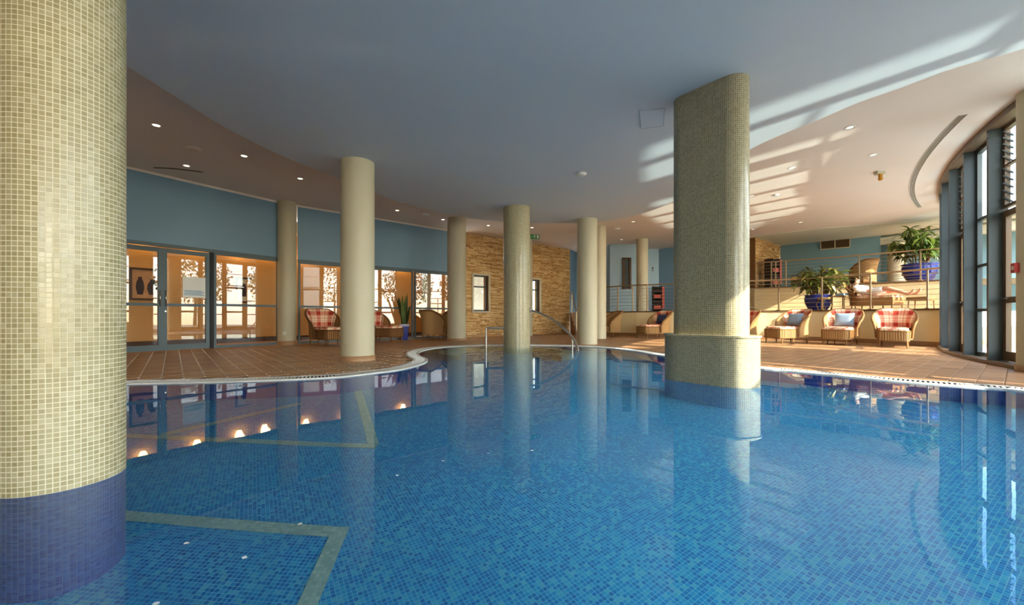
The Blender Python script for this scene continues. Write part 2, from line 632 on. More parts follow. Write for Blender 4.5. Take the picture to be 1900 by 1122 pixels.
# ================================================================== THE SETTING
DECK, CEIL, CLOUD = 0.012, 3.75, 3.35
pool_pts = [(5.09, 4.125), (4.80, 4.40), (4.55, 4.62), (4.296, 4.894), (3.99, 5.318), (3.746, 5.634), (3.485, 5.95), (3.15, 6.8), (2.83, 7.80), (2.62, 8.88), (2.22, 9.80),
            (1.62, 10.35), (.82, 10.62), (-.25, 10.69), (-1.18, 10.42), (-1.77, 9.79), (-1.93, 9.09), (-1.9, 8.44), (-1.72, 7.8), (-1.48, 7.25), (-1.40, 6.75),
            (-1.44, 6.28), (-1.555, 5.815), (-1.79, 5.46), (-2.2, 5.04), (-3.1, 4.745), (-4.24, 4.56), (-5.5, 4.3), (-6.4, 3.5), (-6.6, 2.0), (-5.5, .3), (-3, -.7), (0, -.9),
            (3, -.6), (4.1, .4), (4.8, 1.8), (5.2, 3.1)]
POOL = catmull(pool_pts, 0.09)
COPE = offset(POOL, 0.235)

W1A, W1B, W2A, W2B = (-7.70, 8.29), (-6.05, 10.90), (-5.78, 11.18), (-2.0, 14.57)
d1 = Vector((W1B[0] - W1A[0], W1B[1] - W1A[1])).normalized()
LEFTWALL = [(-10.4, -8.2), (-10.6, 0.0), (-9.9, 4.2), (W1A[0] - d1.x * 1.6, W1A[1] - d1.y * 1.6), W1B, W2A, W2B]
ST_A, ST_B = (-1.75, 14.85), (2.57, 18.48)

FC, FR = (22.7, -3.05), 18.0
def arc(deg, r=FR):
    return (FC[0] + r * cos(radians(deg)), FC[1] + r * sin(radians(deg)))
MULL = [148.0 - 3.47 * k for k in range(-14, 9)]          # mullion angles, near to far

RISER1 = [(3.55, 16.62), (4.68, 15.6), (7.0, 14.2), (8.3, 13.5), (9.3, 12.7), (9.85, 11.6), (10.25, 10.4), (10.45, 9.7)]
RISER1 = [RISER1[0]] + catmull(RISER1[1:], 0.35, False)
RISER2 = catmull([(9.0, 15.4), (9.54, 15.0), (10.9, 13.85), (12.1, 12.45), (12.9, 11.4)], 0.35, False)
T1, T2 = 0.93, 1.80

ROOM = [(-10.4, -8.2)] + [(5.4, -8.2)] + [arc(a, 17.75) for a in range(196, 128, -4)] + [(11.5, 10.5), (11.5, 12.5), (8.5, 16), (4.5, 18.5), ST_B, ST_A, W2B, W2A, W1B, (LEFTWALL[3]), (-9.9, 4.2), (-10.6, 0)]

def holed(name, outer, hole, z, mat):
    bm = bmesh.new()
    es = []
    for loop in (outer, hole):
        vs = [bm.verts.new((p[0], p[1], z)) for p in loop]
        for i in range(len(vs)):
            es.append(bm.edges.new((vs[i], vs[(i + 1) % len(vs)])))
    bmesh.ops.triangle_fill(bm, use_beauty=True, use_dissolve=False, edges=es, normal=(0, 0, 1))
    for f in bm.faces:
        f.normal_update()
        if f.normal.z < 0:
            f.normal_flip()
    me = bpy.data.meshes.new(name)
    bm.to_mesh(me)
    bm.free()
    me.materials.append(mat)
    return link(name, me)

# ---- deck with terracotta tiles
floor_ob = struct(holed('floor', ROOM, COPE, DECK - 0.006, GROUT))
TD = Vector((-0.633, 0.774))
TPITCH = 0.207
def in_frame(x, y, z=0.0, m=30):
    if y < 0.3: return False
    px, py = CX + FPX * x / y, HY - FPX * (z - EYE) / y
    return -m < px < 1900 + m and -m < py < 1122 + m
tile_mb = MB().chamfer_box((0, 0, 0.003), (TPITCH - .008, TPITCH - .008, .010), 0, .002)
tile_me = tile_mb.mesh('deck_tile')
tile_me.materials.append(TERRA)
rz = atan2(TD.y, TD.x)
spots = []
for i in range(-80, 90):
    for j in range(-90, 90):
        p = TD * (i * TPITCH) + Vector((TD.y, -TD.x)) * (j * TPITCH)
        if not (3.4 < p.y < 16.5) or not in_frame(p.x, p.y): continue
        hh = .098
        crn = [(p.x + a * TD.x * hh + b * TD.y * hh, p.y + a * TD.y * hh - b * TD.x * hh) for a in (-1, 1) for b in (-1, 1)]
        if any(inside(c, COPE) for c in crn) or any(not inside(c, ROOM) for c in crn): continue
        spots.append((p.x, p.y))
spots.sort(key=lambda p: p[1] + 0.2 * abs(p[0]))
stuff = MB()
for k, (x, y) in enumerate(spots):
    dz = random.uniform(-.0012, .0012)
    if k < 300:
        o = link('deck_tile', tile_me, floor_ob, (x, y, DECK - .006 + dz))
        o.rotation_euler = (0, 0, rz)
    else:
        stuff.chamfer_box((x, y, DECK - .003 + dz), (TPITCH - .008, TPITCH - .008, .010), rz, .002)
tag(stuff.build('deck_tiling', TERRA, floor_ob), kind='stuff')
# small pale studs where the tile rows meet
studs = MB()
for i in range(-80, 90):
    for j in range(-90, 90):
        p = TD * ((i + .5) * TPITCH) + Vector((TD.y, -TD.x)) * ((j + .5) * TPITCH)
        if not (3.6 < p.y < 9.5) or not in_frame(p.x, p.y) or p.x > 2: continue
        if inside((p.x, p.y), offset(COPE, .05)) if k < 0 else inside((p.x, p.y), COPE): continue
        if not inside((p.x, p.y), ROOM): continue
        studs.chamfer_box((p.x, p.y, DECK + .001), (.022, .022, .008), rz, .002)
tag(studs.build('tile_stud', STUD, floor_ob), kind='stuff')

# ---- pool basin
PD = -1.05
th = radians(32)
uvrot = lambda x, y: (x * cos(th) + y * sin(th), -x * sin(th) + y * cos(th))
mb = MB().poly(POOL, PD, uvrot)
basin = struct(mb.build('pool_floor', M_POOLF))
mb = MB().strip(POOL, PD, DECK, True, flip=True)
struct(mb.build('pool_wall', M_POOLW))
# inner shallow rectangle: pale lines and its own tile direction
lane = MB()
lane.quad([(-6.3, .2, PD + .004), (-.75, .2, PD + .004), (-.96, 2.30, PD + .004), (-6.3, 2.30, PD + .004)], [(-6.3, .2), (-.75, .2), (-.96, 2.30), (-6.3, 2.30)])
lane.build('training_area_mosaic', M_POOLF, basin)
def band(a, b, w, z=PD + .008):
    a, b = Vector(a), Vector(b)
    d = (b - a).normalized()
    nrm = Vector((-d.y, d.x)) * w / 2
    pts = [a - nrm, b - nrm, b + nrm, a + nrm]
    m = MB()
    L = (b - a).length
    m.quad([(p.x, p.y, z) for p in pts], [(0, 0), (L, 0), (L, w), (0, w)])
    m.strip([(p.x, p.y) for p in pts], z - .008, z, True)
    return m
for a, b in (((-6.3, 2.33), (-.93, 2.33)), ((-.975, 2.372), (-.72, .2)), ((-6.0, 3.45), (-1.12, 3.43)), ((-1.16, 3.47), (-1.97, 5.3)), ((-2.95, 3.49), (-2.35, 4.6))):
    band(a, b, .087, PD + .008 + random.uniform(0, .002)).build('lane_marking', M_LANE, basin)

# circular whirlpool kerb in the far bay of the pool
kerb = MB()
ring = [(-0.12 + 1.32 * cos(radians(a)), 9.0 + 1.32 * sin(radians(a))) for a in range(-42, 223, 8)]
out = offset(ring, .13, False)
inn = offset(ring, -.13, False)
for i in range(len(ring) - 1):
    kerb.quad([(*inn[i], -.03), (*out[i], -.03), (*out[i + 1], -.03), (*inn[i + 1], -.03)][::1], [(0, i * .2), (.26, i * .2), (.26, i * .2 + .2), (0, i * .2 + .2)])
kerb.strip(out, PD, -.03)
kerb.strip(inn, PD, -.03, flip=True)
struct(kerb.build('pool_kerb', M_LANE))

# ---- water
water = MB().poly(POOL, 0.0).build('pool_water', WATER)
struct(water)

# ---- white overflow grate around the pool
def ring_strip(name, a, b, z, mat, parent=None):
    m = MB()
    n = len(a)
    for i in range(n):
        j = (i + 1) % n
        m.quad([(*a[i], z), (*b[i], z), (*b[j], z), (*a[j], z)])
    return m.build(name, mat, parent)
trim1 = struct(ring_strip('trim_1', offset(POOL, .035), COPE, DECK - .045, DARKCH))
kb = MB()
inn, out = offset(POOL, -.004), offset(POOL, .045)
for i in range(len(POOL)):
    j = (i + 1) % len(POOL)
    kb.quad([(*inn[i], DECK + .003), (*out[i], DECK + .003), (*out[j], DECK + .003), (*inn[j], DECK + .003)])
kb.strip(inn, -.03, DECK + .003, True, flip=True)
kb.build('grate_lip', WHITEG, trim1)
ko = MB()
inn, out = offset(POOL, .205), offset(POOL, .245)
for i in range(len(POOL)):
    j = (i + 1) % len(POOL)
    ko.quad([(*inn[i], DECK + .006), (*out[i], DECK + .006), (*out[j], DECK + .006), (*inn[j], DECK + .006)])
dk = MB()
dk.strip(inn, DECK - .045, DECK - .001, True, flip=True)
ko.strip(out, DECK - .022, DECK + .006, True)
ko.build('grate_border', WHITEG, trim1)
dk.strip(offset(POOL, .046), DECK - .045, DECK - .001, True)
dk.build('channel_side', DARKCH, trim1)
bar_me = MB().chamfer_box((0, 0, -.006), (.017, .165, .012), 0, .002).mesh('grate_bar')
bar_me.materials.append(WHITEG)
mid = offset(POOL, .125)
bars = [b for b in walk(mid + [mid[0]], .042) if b[1] > 3.3 and in_frame(b[0], b[1], m=60)]
bars.sort(key=lambda b: hypot(b[0], b[1]))
rest = MB()
for k, (x, y, h) in enumerate(bars):
    if k < 300:
        o = link('grate_bar', bar_me, trim1, (x, y, DECK + .003))
        o.rotation_euler = (0, 0, h)
    else:
        rest.chamfer_box((x, y, DECK - .003), (.017, .165, .012), h, .002)
tag(rest.build('grate_bars', WHITEG, trim1), kind='stuff')

# ---- ceilings
CEILP = [(-14, -9), (5.3, -9)] + [arc(a, 17.70) for a in range(196, 116, -2)] + [(20, 20), (-14, 20)]
struct(MB().poly(CEILP, CEIL, flip=True).build('ceiling', PEACH))
cl_pts = [(-4.01, 4.32), (-3.98, 4.97), (-3.93, 5.83), (-3.7, 6.76), (-3.25, 7.85), (-2.89, 8.746), (-2.57, 9.39), (-2.18, 9.92), (-1.69, 10.47), (-1.15, 10.95), (-.3, 11.37), (.53, 11.56), (1.42, 11.58), (2.3, 11.45), (2.94, 11.0), (3.34, 10.41), (3.62, 9.54), (3.72, 8.6), (3.70, 7.5), (3.71, 6.47), (3.86, 5.93), (4.04, 5.52), (4.21, 5.05), (4.42, 4.72), (4.58, 4.41), (4.78, 4.2), (4.97, 4.03), (5.25, 3.4), (5.2, 1.5), (4.6, -1), (3, -2.6), (0, -3.2), (-3.5, -2.6), (-5, -.8), (-4.9, 1.2), (-4.2, 3.2)]
CL = catmull(cl_pts, 0.12)
struct(MB().prism(CL, CLOUD, CEIL + .02).build('ceiling_dropped', BLUEC))

# ---- left wall: blue band above the glazing
struct(MB().strip(LEFTWALL[:5], 2.29, CEIL).build('wall_left', BLUEW))
struct(MB().strip([W2A, W2B], 2.29, CEIL).build('wall_left_far', BLUEW))
struct(MB().strip(LEFTWALL[:4], 0, 2.29).build('wall_left_rear', CREAMW))
# shadow-gap moulding at the top of the wall
tm = MB()
tm.strip(offset(LEFTWALL, .02, False), CEIL - .05, CEIL)
struct(tm.build('trim_2', PEACH))

def panel(name, A, B, z0, z1, mat, glass, fw=.06, depth=.06, rails=(), rail_h=.06, bottom=.06, top=.06, stiles=()):
    """framed glazing from A to B: one frame mesh that parents one pane per opening"""
    A, B = Vector(A), Vector(B)
    d = (B - A)
    L = d.length
    h = atan2(d.y, d.x)
    d.normalize()
    P = lambda u, z: (A.x + d.x * u, A.y + d.y * u, z)
    mb = MB()
    for u in (fw / 2, L - fw / 2) + tuple(stiles):
        mb.box(P(u, (z0 + z1) / 2), (fw, depth, z1 - z0), h)
    mb.box(P(L / 2, z0 + bottom / 2), (L - 2 * fw, depth, bottom), h)
    mb.box(P(L / 2, z1 - top / 2), (L - 2 * fw, depth, top), h)
    zs = [z0 + bottom]
    for r in rails:
        mb.box(P(L / 2, r), (L - 2 * fw, depth * .9, rail_h), h)
        zs += [r - rail_h / 2, r + rail_h / 2]
    zs.append(z1 - top)
    fr = mb.build(name, mat)
    us = [fw] + [q for s_ in stiles for q in (s_ - fw / 2, s_ + fw / 2)] + [L - fw]
    for a in range(0, len(zs), 2):
        for c in range(0, len(us), 2):
            g = MB()
            g.quad([P(us[c], zs[a]), P(us[c + 1], zs[a]), P(us[c + 1], zs[a + 1]), P(us[c], zs[a + 1])])
            g.build('pane', glass, fr)
    return fr, P, h, L

def hit(px, A, B):
    """where the sight line of a photo column meets the line A-B in plan"""
    k = (px - CX) / FPX
    t = (k * A[1] - A[0]) / ((B[0] - A[0]) - k * (B[1] - A[1]))
    return (A[0] + (B[0] - A[0]) * t, A[1] + (B[1] - A[1]) * t)

H1 = lambda px: hit(px, W1A, W1B)
H2 = lambda px: hit(px, W2A, W2B)
mid_ = H1(301)
r2 = H1(388)
wleaf = Vector((r2[0] - mid_[0], r2[1] - mid_[1]))
left_end = (mid_[0] - wleaf.x, mid_[1] - wleaf.y)
def handle(P, u, z, nx, parent, off=.05, hgt=.32):
    """D-shaped pull handle standing off the door"""
    m = MB()
    a, b2 = P(u, z), P(u, z + hgt)
    o = (nx[0] * off, nx[1] * off)
    k = .02
    m.tube([(a[0], a[1], a[2]), (a[0] + o[0], a[1] + o[1], a[2]), (a[0] + o[0], a[1] + o[1], a[2] + .001)], .012)
    m.tube([a, (a[0] + o[0], a[1] + o[1], a[2]), (b2[0] + o[0], b2[1] + o[1], b2[2]), b2], .012)
    return m.build('door_handle', STEEL, parent)
nrm1 = (d1.y, -d1.x)
door, P, h, L = panel('door_1', left_end, mid_, .03, 2.2, SLATEL, GLASSR, .075, .055, (1.0,), .06, .12, .09)
struct(door)
handle(P, L - .05, .98, nrm1, door)
door, P, h, L = panel('door_2', mid_, r2, .03, 2.2, SLATEL, GLASSR, .075, .055, (1.0,), .06, .12, .09)
struct(door)
handle(P, .05, .98, nrm1, door)
lk = MB(); lk.tube([P(.045, .86), (P(.045, .86)[0] + nrm1[0] * .04, P(.045, .86)[1] + nrm1[1] * .04, .86)], .016); lk.build('lock_cylinder', STEEL, door)
# taped notice on the glass of the right leaf
a, b_ = H1(338), H1(380)
nb = MB()
off = .034
Pq = lambda t, z, o=off: (a[0] + (b_[0] - a[0]) * t + nrm1[0] * o, a[1] + (b_[1] - a[1]) * t + nrm1[1] * o, z)
nb.quad([Pq(0, 1.17), Pq(1, 1.17), Pq(1, 1.62), Pq(0, 1.62)])
nb.quad([Pq(0, 1.17, off - .002), Pq(0, 1.62, off - .002), Pq(1, 1.62, off - .002), Pq(1, 1.17, off - .002)])
no = tag(nb.build('door_notice', PAPER), 'white paper notice taped to the glass of the corridor door', 'notice')
for k in range(4):
    lb = MB()
    z = 1.22 + k * .03
    lb.quad([Pq(.06, z, off + .002), Pq(.94 - .1 * (k % 2), z, off + .002), Pq(.94 - .1 * (k % 2), z + .016, off + .002), Pq(.06, z + .016, off + .002)])
    lb.build('print_line', PAPERB, no)

def win(n, A, B, z0=.02, z1=2.23, **kw):
    return struct(panel('window_%d' % n, A, B, z0, z1, SLATEL, GLASSR, .05, .06, (1.02,), .055, .06, .05, **kw)[0])
win(1, H1(396), H1(517))
win(2, H2(553), H2(655))
win(3, H2(657), H2(766))
win(4, H2(768.5), W2B)
# head beam and black hinge post
hb = MB()
for A, B in ((LEFTWALL[3], W1B), (W2A, W2B)):
    v = Vector((B[0] - A[0], B[1] - A[1]))
    hb.box(((A[0] + B[0]) / 2, (A[1] + B[1]) / 2, 2.255), (v.length, .09, .07), atan2(v.y, v.x))
struct(hb.build('trim_3', SLATEL))
p = H1(392)
struct(MB().box((p[0], p[1], 1.12), (.07, .07, 2.2), atan2(d1.y, d1.x)).build('trim_4', BLACK))

# ---- corridor behind the glazing
CORR = offset([LEFTWALL[2]] + LEFTWALL[3:], -2.3, False)
struct(MB().strip(CORR, 0, 3.4, flip=False).build('wall_corridor', OCHRE))
cf = [LEFTWALL[2]] + LEFTWALL[3:] + CORR[::-1]
struct(MB().poly(cf, .0).build('floor_corridor', TERRA))
struct(MB().poly(cf, 3.3, flip=True).build('ceiling_corridor', PEACH))
struct(MB().strip([LEFTWALL[2], CORR[0]], 0, 3.4).build('wall_corridor_near', OCHRE))
struct(MB().strip([CORR[-1], W2B], 0, 3.4).build('wall_corridor_far', OCHRE))
bbc = MB().strip(offset(CORR, .015, False), 0, .14)
struct(bbc.build('baseboard_corridor', FRAMEW))

# ---- ledge-stone wall
sv = Vector((ST_B[0] - ST_A[0], ST_B[1] - ST_A[1]))
SL = sv.length
sh = atan2(sv.y, sv.x)
sv.normalize()
SP = lambda u, z, o=0.0: (ST_A[0] + sv.x * u + sv.y * o, ST_A[1] + sv.y * u - sv.x * o, z)
def u_at(px):
    q = hit(px, ST_A, ST_B)
    return hypot(q[0] - ST_A[0], q[1] - ST_A[1])
ua0, ua1 = u_at(877), u_at(905.5)
ub1 = u_at(1000.5)
ub0 = ub1 - (ua1 - ua0)
OPEN = [(ua0, ua1, .95, 2.27), (ub0, ub1, .95, 2.27)]
sw = MB()
cuts = [0, ua0, ua1, ub0, ub1, SL]
for i in range(5):
    zz = [(0, CEIL)] if i % 2 == 0 else [(0, .95), (2.27, CEIL)]
    for z0, z1 in zz:
        sw.quad([SP(cuts[i], z0), SP(cuts[i + 1], z0), SP(cuts[i + 1], z1), SP(cuts[i], z1)])
for (u0, u1, z0, z1) in OPEN:
    for A, B in (((u0, z0), (u1, z0)), ((u1, z0), (u1, z1)), ((u1, z1), (u0, z1)), ((u0, z1), (u0, z0))):
        sw.quad([SP(A[0], A[1], .02), SP(B[0], B[1], .02), SP(B[0], B[1], -.28), SP(A[0], A[1], -.28)])
swall = struct(sw.build('wall_stone', STONEJ))
def ledge(u_len, height, place, parent, seed, opens, n_parts, near_key):
    rnd = random.Random(seed)
    pcs = []
    z = 0.0
    while z < height - .01:
        hh = min(rnd.choice((.03, .038, .045, .055)), height - z)
        u = -rnd.uniform(0, .2)
        while u < u_len:
            w = rnd.uniform(.14, .46)
            a, b = max(u, 0), min(u + w, u_len)
            segs = [(a, b)]
            for (o0, o1, q0, q1) in opens:
                if z + hh > q0 and z < q1:
                    ns = []
                    for s0, s1 in segs:
                        if s1 <= o0 or s0 >= o1: ns.append((s0, s1))
                        else:
                            if s0 < o0 - .03: ns.append((s0, o0))
                            if s1 > o1 + .03: ns.append((o1, s1))
                    segs = ns
            for s0, s1 in segs:
                if s1 - s0 > .03:
                    pcs.append(((s0 + s1) / 2, z + hh / 2, s1 - s0 - .006, hh - .006, rnd.uniform(.012, .042), rnd.uniform(-.05, .05)))
            u += w
        z += hh
    pcs.sort(key=near_key)
    unit = MB().chamfer_box((0, 0, 0), (1, 1, 1), 0, .15).mesh('ledge_stone')
    unit.materials.append(STONE)
    restm = MB()
    for k, (u, zc, w, hh, dep, tl) in enumerate(pcs):
        pos, hd = place(u, zc, dep / 2 - .004)
        if k < n_parts:
            o = link('ledge_stone', unit, parent, pos)
            o.rotation_euler = (pi / 2, 0, hd)
            o.scale = (w, hh, dep)
        else:
            R = Matrix.Rotation(hd + tl * .3, 3, 'Z') @ Matrix.Rotation(pi / 2, 3, 'X')
            x, y, q = w / 2, hh / 2, dep / 2
            k1, k2 = .008, .005
            vs = [(-x, -y, -q), (x, -y, -q), (x, y, -q), (-x, y, -q), (-x + k1, -y + k2, q), (x - k1, -y + k2, q), (x - k1, y - k2, q), (-x + k1, y - k2, q)]
            restm.faces([R @ Vector(v) + Vector(pos) for v in vs], [(4, 5, 6, 7), (0, 1, 5, 4), (1, 2, 6, 5), (2, 3, 7, 6), (3, 0, 4, 7)])
    tag(restm.build('ledge_stones', STONE, parent), kind='stuff')
ledge(SL, CEIL, lambda u, z, o: (SP(u, z, o), sh), swall, 3, OPEN, 300, lambda p: (abs(p[1] - 1.6) * .8 + p[0] * .4 - p[2] * 2 - p[3] * 8))
# the two slim windows in it
for n, (u0, u1, z0, z1) in zip((5, 6), OPEN):
    A, B = SP(u0, 0, -.1), SP(u1, 0, -.1)
    w_, P_, h_, L_ = panel('window_%d' % n, A[:2], B[:2], z0, z1, SLATE, GLASSR, .045, .06, (1.85,), .05, .05, .05)
    struct(w_)
    for q in ((u0 - .03, (z0 + z1) / 2, .06, z1 - z0 + .12), (u1 + .03, (z0 + z1) / 2, .06, z1 - z0 + .12)):
        MB().box(SP(q[0], q[1], .045), (q[2], .05, q[3]), sh).build('window_surround', WHITE if q[0] > 99 else CREAM, w_)
    for q in ((z0 - .03), (z1 + .03)):
        MB().box(SP((u0 + u1) / 2, q, .045), (u1 - u0, .05, .06), sh).build('window_surround', CREAM, w_)
# pale office behind them
struct(MB().strip([SP(ua0 - 1.2, 0, -1.6)[:2], SP(ub1 + 1.2, 0, -1.6)[:2]], 0, 3).build('wall_office', PALEC))

# ---- blue walls beyond the stone wall and behind the terraces
bw = MB()
bw.strip([ST_B, (3.0, 19.4), (4.0, 19.4)], 0, CEIL)
struct(bw.build('wall_stair', BLUEW))
struct(MB().strip([(4.0, 19.4), (4.07, 17.25), (5.35, 17.25)], T1, CEIL).build('wall_terrace', BLUEL))
struct(MB().strip([(5.35, 17.25), (5.6, 18.45), (6.53, 18.45)], T1, CEIL).build('wall_terrace_recess', BLUEL))
struct(MB().strip([(6.53, 18.45), (6.95, 18.0), (9.2, 15.9)], T1, CEIL).build('wall_terrace_side', BLUEW))
struct(MB().strip([(11.3, 17.5), (13.65, 15.35), (13.9, 15.7), (17.5, 12.6)], T1, CEIL).build('wall_terrace_back', TEALW))

# ---- terraces
def along(poly, t0, t1, n=12): return poly
t1poly = RISER1 + [(13.5, 11.5), (13, 16), (9.4, 18.2), (3.55, 19.4)]
struct(MB().poly(t1poly, T1).build('floor_terrace', TERRA))
struct(MB().strip(RISER1, 0, T1, smooth=False).build('wall_terrace_front', CREAMW))
struct(MB().strip([(3.55, 19.4), RISER1[0]], 0, T1).build('wall_terrace_end', CREAMW))
t2poly = RISER2 + [(17, 11.0), (17.5, 13), (11.3, 18.0), (9.0, 15.9)]
struct(MB().poly(t2poly, T2).build('floor_upper_terrace', TERRA))
struct(MB().strip([(9.0, 16.2)] + RISER2, T1, T2).build('wall_upper_terrace', CREAMW))
def curb(n, line, z, mat):
    m = MB()
    a, b2 = offset(line, .03, False), offset(line, -.12, False)
    for i in range(len(line) - 1):
        m.quad([(*a[i], z), (*a[i + 1], z), (*b2[i + 1], z), (*b2[i], z)])
    m.strip(a, z - .045, z)
    m.strip(b2, z - .045, z, flip=True)
    return struct(m.build('trim_%d' % n, mat))
curb(5, RISER1, T1 + .02, BROWN)
curb(6, RISER2, T2 + .02, BROWN)
def base(name, line, z0=DECK, hgt=.12):
    m = MB()
    a = offset(line, .018, False)
    m.strip(a, z0, z0 + hgt)
    for i in range(len(line) - 1):
        m.quad([(*a[i], z0 + hgt), (*a[i + 1], z0 + hgt), (*line[i + 1], z0 + hgt), (*line[i], z0 + hgt)])
    return struct(m.build(name, SKIRT))
base('baseboard_terrace', RISER1)
base('baseboard_stone', [ST_A, ST_B], hgt=.09)
# stairs up to the terrace beside the stone wall
steps = MB()
for k in range(5):
    steps.box((3.06, 16.95 + .17 * (4 - k) * -1 + .9, (k + .5) * .186), (.95, .3 + .002 * k, .186), .05)
st = MB()
for k in range(5):
    st.box((3.05, 17.0 + .3 * k, .093 * (k + 1)), (.95, .3, .186 * (k + 1)))
stair = tag(st.build('stair', TERRA), 'short flight of terracotta steps up to the terrace beside the stone wall', 'stairs')
struct(stair)

# stone pier wall on the upper terrace
PA, PB = Vector((9.2, 15.7)), Vector((11.3, 17.5))
pv = (PB - PA)
PL = pv.length
ph = atan2(pv.y, pv.x)
pv.normalize()
pw = MB()
pn = Vector((pv.y, -pv.x))
q = [PA - pn * .02, PB - pn * .02, PB - pn * .35, PA - pn * .35]
pw.prism([(v.x, v.y) for v in q], T1, CEIL)
pwo = struct(pw.build('wall_stone_upper', STONEJ))
ledge(PL, CEIL - T1, lambda u, z, o: ((PA.x + pv.x * u + pn.x * o, PA.y + pv.y * u + pn.y * o, z + T1), ph), pwo, 11, [], 120, lambda p: p[0])
# dropped soffit over the upper terrace
sf = [(8.9, 15.6), (10.6, 14.0), (13.0, 12.9), (17, 10.5), (19, 13), (11.5, 19), (8.9, 17)]
struct(MB().prism(sf, CEIL - .015, CEIL + .01).build('ceiling_soffit', PALEC))
bm_ = MB()
A, B = Vector((13.75, 15.5)), Vector((15.9, 12.0))
v = B - A
bm_.box(((A.x + B.x) / 2, (A.y + B.y) / 2, CEIL - .22), (v.length, .34, .26), atan2(v.y, v.x))
struct(bm_.build('ceiling_beam', PALEC))

# ---- the curved glass facade
sill = MB()
aa = [a * .5 for a in range(404, 238, -2)]
i_, o_ = [arc(a, 18.03) for a in aa], [arc(a, 17.62) for a in aa]
for k in range(len(aa) - 1):
    sill.quad([(*o_[k], .07), (*o_[k + 1], .07), (*i_[k + 1], .07), (*i_[k], .07)])
sill.strip(i_, -.6, .07, flip=True)
sill.strip(o_, -.6, .07)
struct(sill.build('trim_7', BRONZE))
head = MB()
head.strip([arc(a, 18.02) for a in aa], CEIL - .10, CEIL + .02, flip=True)
head.strip([arc(a, 17.72) for a in aa], CEIL - .10, CEIL + .6)
for k in range(len(aa) - 1):
    head.quad([(*arc(aa[k], 17.72), CEIL - .10), (*arc(aa[k + 1], 17.72), CEIL - .10), (*arc(aa[k + 1], 18.02), CEIL - .10), (*arc(aa[k], 18.02), CEIL - .10)][::-1])
struct(head.build('trim_8', BRONZE))
wn_, dn_ = 7, 3
for k, a in enumerate(MULL):
    fin = MB()
    c = arc(a, 17.895)
    fin.box((c[0], c[1], (.07 + CEIL - .1) / 2), (.21, .07, CEIL - .17), radians(a))
    f_ = fin.build('trim_%d' % (20 + k), SLATE)
    struct(f_)
    if k == len(MULL) - 1: break
    b2 = MULL[k + 1]
    A, B = arc(a - .12, 17.82), arc(b2 + .12, 17.82)
    if k % 2 == 1:        # door below, louvres above
        dr, P, h, L = panel('door_%d' % dn_, A, B, .08, 2.36, BRONZE, GLASS, .09, .06, (1.0,), .09, .14, .10)
        struct(dr)
        dn_ += 1
        out_n = (cos(radians(a - 1.7)), sin(radians(a - 1.7)))
        hm = MB()
        p0 = P(L - .06, 1.02)
        hm.tube([p0, (p0[0] + out_n[0] * .06, p0[1] + out_n[1] * .06, 1.02), (P(L - .2, 1.02)[0] + out_n[0] * .06, P(L - .2, 1.02)[1] + out_n[1] * .06, 1.02)], .014)
        hm.build('door_handle', STEEL, dr)
        lv, P, h, L = panel('window_%d' % wn_, A, B, 2.40, CEIL - .1, BRONZE, GLASS, .06, .06, (3.05,), .03, .05, .05)
        for ch in list(lv.children):
            bpy.data.objects.remove(ch)
        struct(lv)
        wn_ += 1
        for z0, z1 in ((2.47, 3.02), (3.10, 3.58)):
            n = 5
            for q in range(n):
                z = z0 + (q + .5) * (z1 - z0) / n
                bl = MB()
                R = Matrix.Rotation(h, 3, 'Z') @ Matrix.Rotation(radians(38), 3, 'X')
                c = P(L / 2, z)
                bl.box(c, (L - .13, .135, .006), mat=R)
                bo = bl.build('louvre_blade', GLASS, lv)
                cl_ = MB()
                for u in (.07, L - .07):
                    cl_.box(P(u, z), (.012, .14, .022), mat=R)
                cl_.build('blade_clip', BLACK, bo)
    else:
        w_, P, h, L = panel('window_%d' % wn_, A, B, .08, CEIL - .1, SLATE if k % 4 else BRONZE, GLASS, .055, .06, (.86, 1.62, 2.42), .05, .06, .06)
        struct(w_)
        wn_ += 1
# curved air slot in the ceiling beside the facade
slot = MB()
aa = [150 - .5 * k for k in range(44)]
for k in range(len(aa) - 1):
    slot.quad([(*arc(aa[k], 18.42), CEIL - .004), (*arc(aa[k + 1], 18.42), CEIL - .004), (*arc(aa[k + 1], 18.50), CEIL - .004), (*arc(aa[k], 18.50), CEIL - .004)])
so = tag(slot.build('ceiling_slot_grille', DARKM), 'long curved air slot in the ceiling beside the glass facade', 'vent')
for r in (18.415, 18.44, 18.46, 18.48, 18.505):
    MB().tube([(*arc(a, r), CEIL - .006) for a in aa], .004 if 18.42 < r < 18.5 else .008, 4).build('slot_vane', WHITE, so)

# ---- room behind the viewpoint
rw = MB()
for x0, x1 in ((-10.4, -9.8), (-5.3, -4.7), (-.3, .3), (4.6, 5.6)):
    rw.box(((x0 + x1) / 2, -8.2, CEIL / 2), (x1 - x0, .25, CEIL))
rw.box((-5.2, -8.2, CEIL / 2), (9.9, .24, CEIL))
rw.box((-2.4, -8.2, CEIL - .2), (16, .24, .4))
rw.box((-2.4, -8.2, .15), (16, .24, .3))
struct(rw.build('wall_rear', CREAMW))
for x0, x1 in ((.3, 4.6),):
    w_ = panel('window_%d' % wn_, (x0, -8.2), (x1, -8.2), .3, CEIL - .4, SLATE, GLASS, .06, .06, (2.42,), .05, .06, .06, stiles=((x1 - x0) / 3, (x1 - x0) * 2 / 3))[0]
    struct(w_)
    wn_ += 1
struct(MB().strip([(5.35, -8.2), arc(196.5, 17.9)], 0, CEIL, flip=True).build('wall_rear_return', CREAMW))

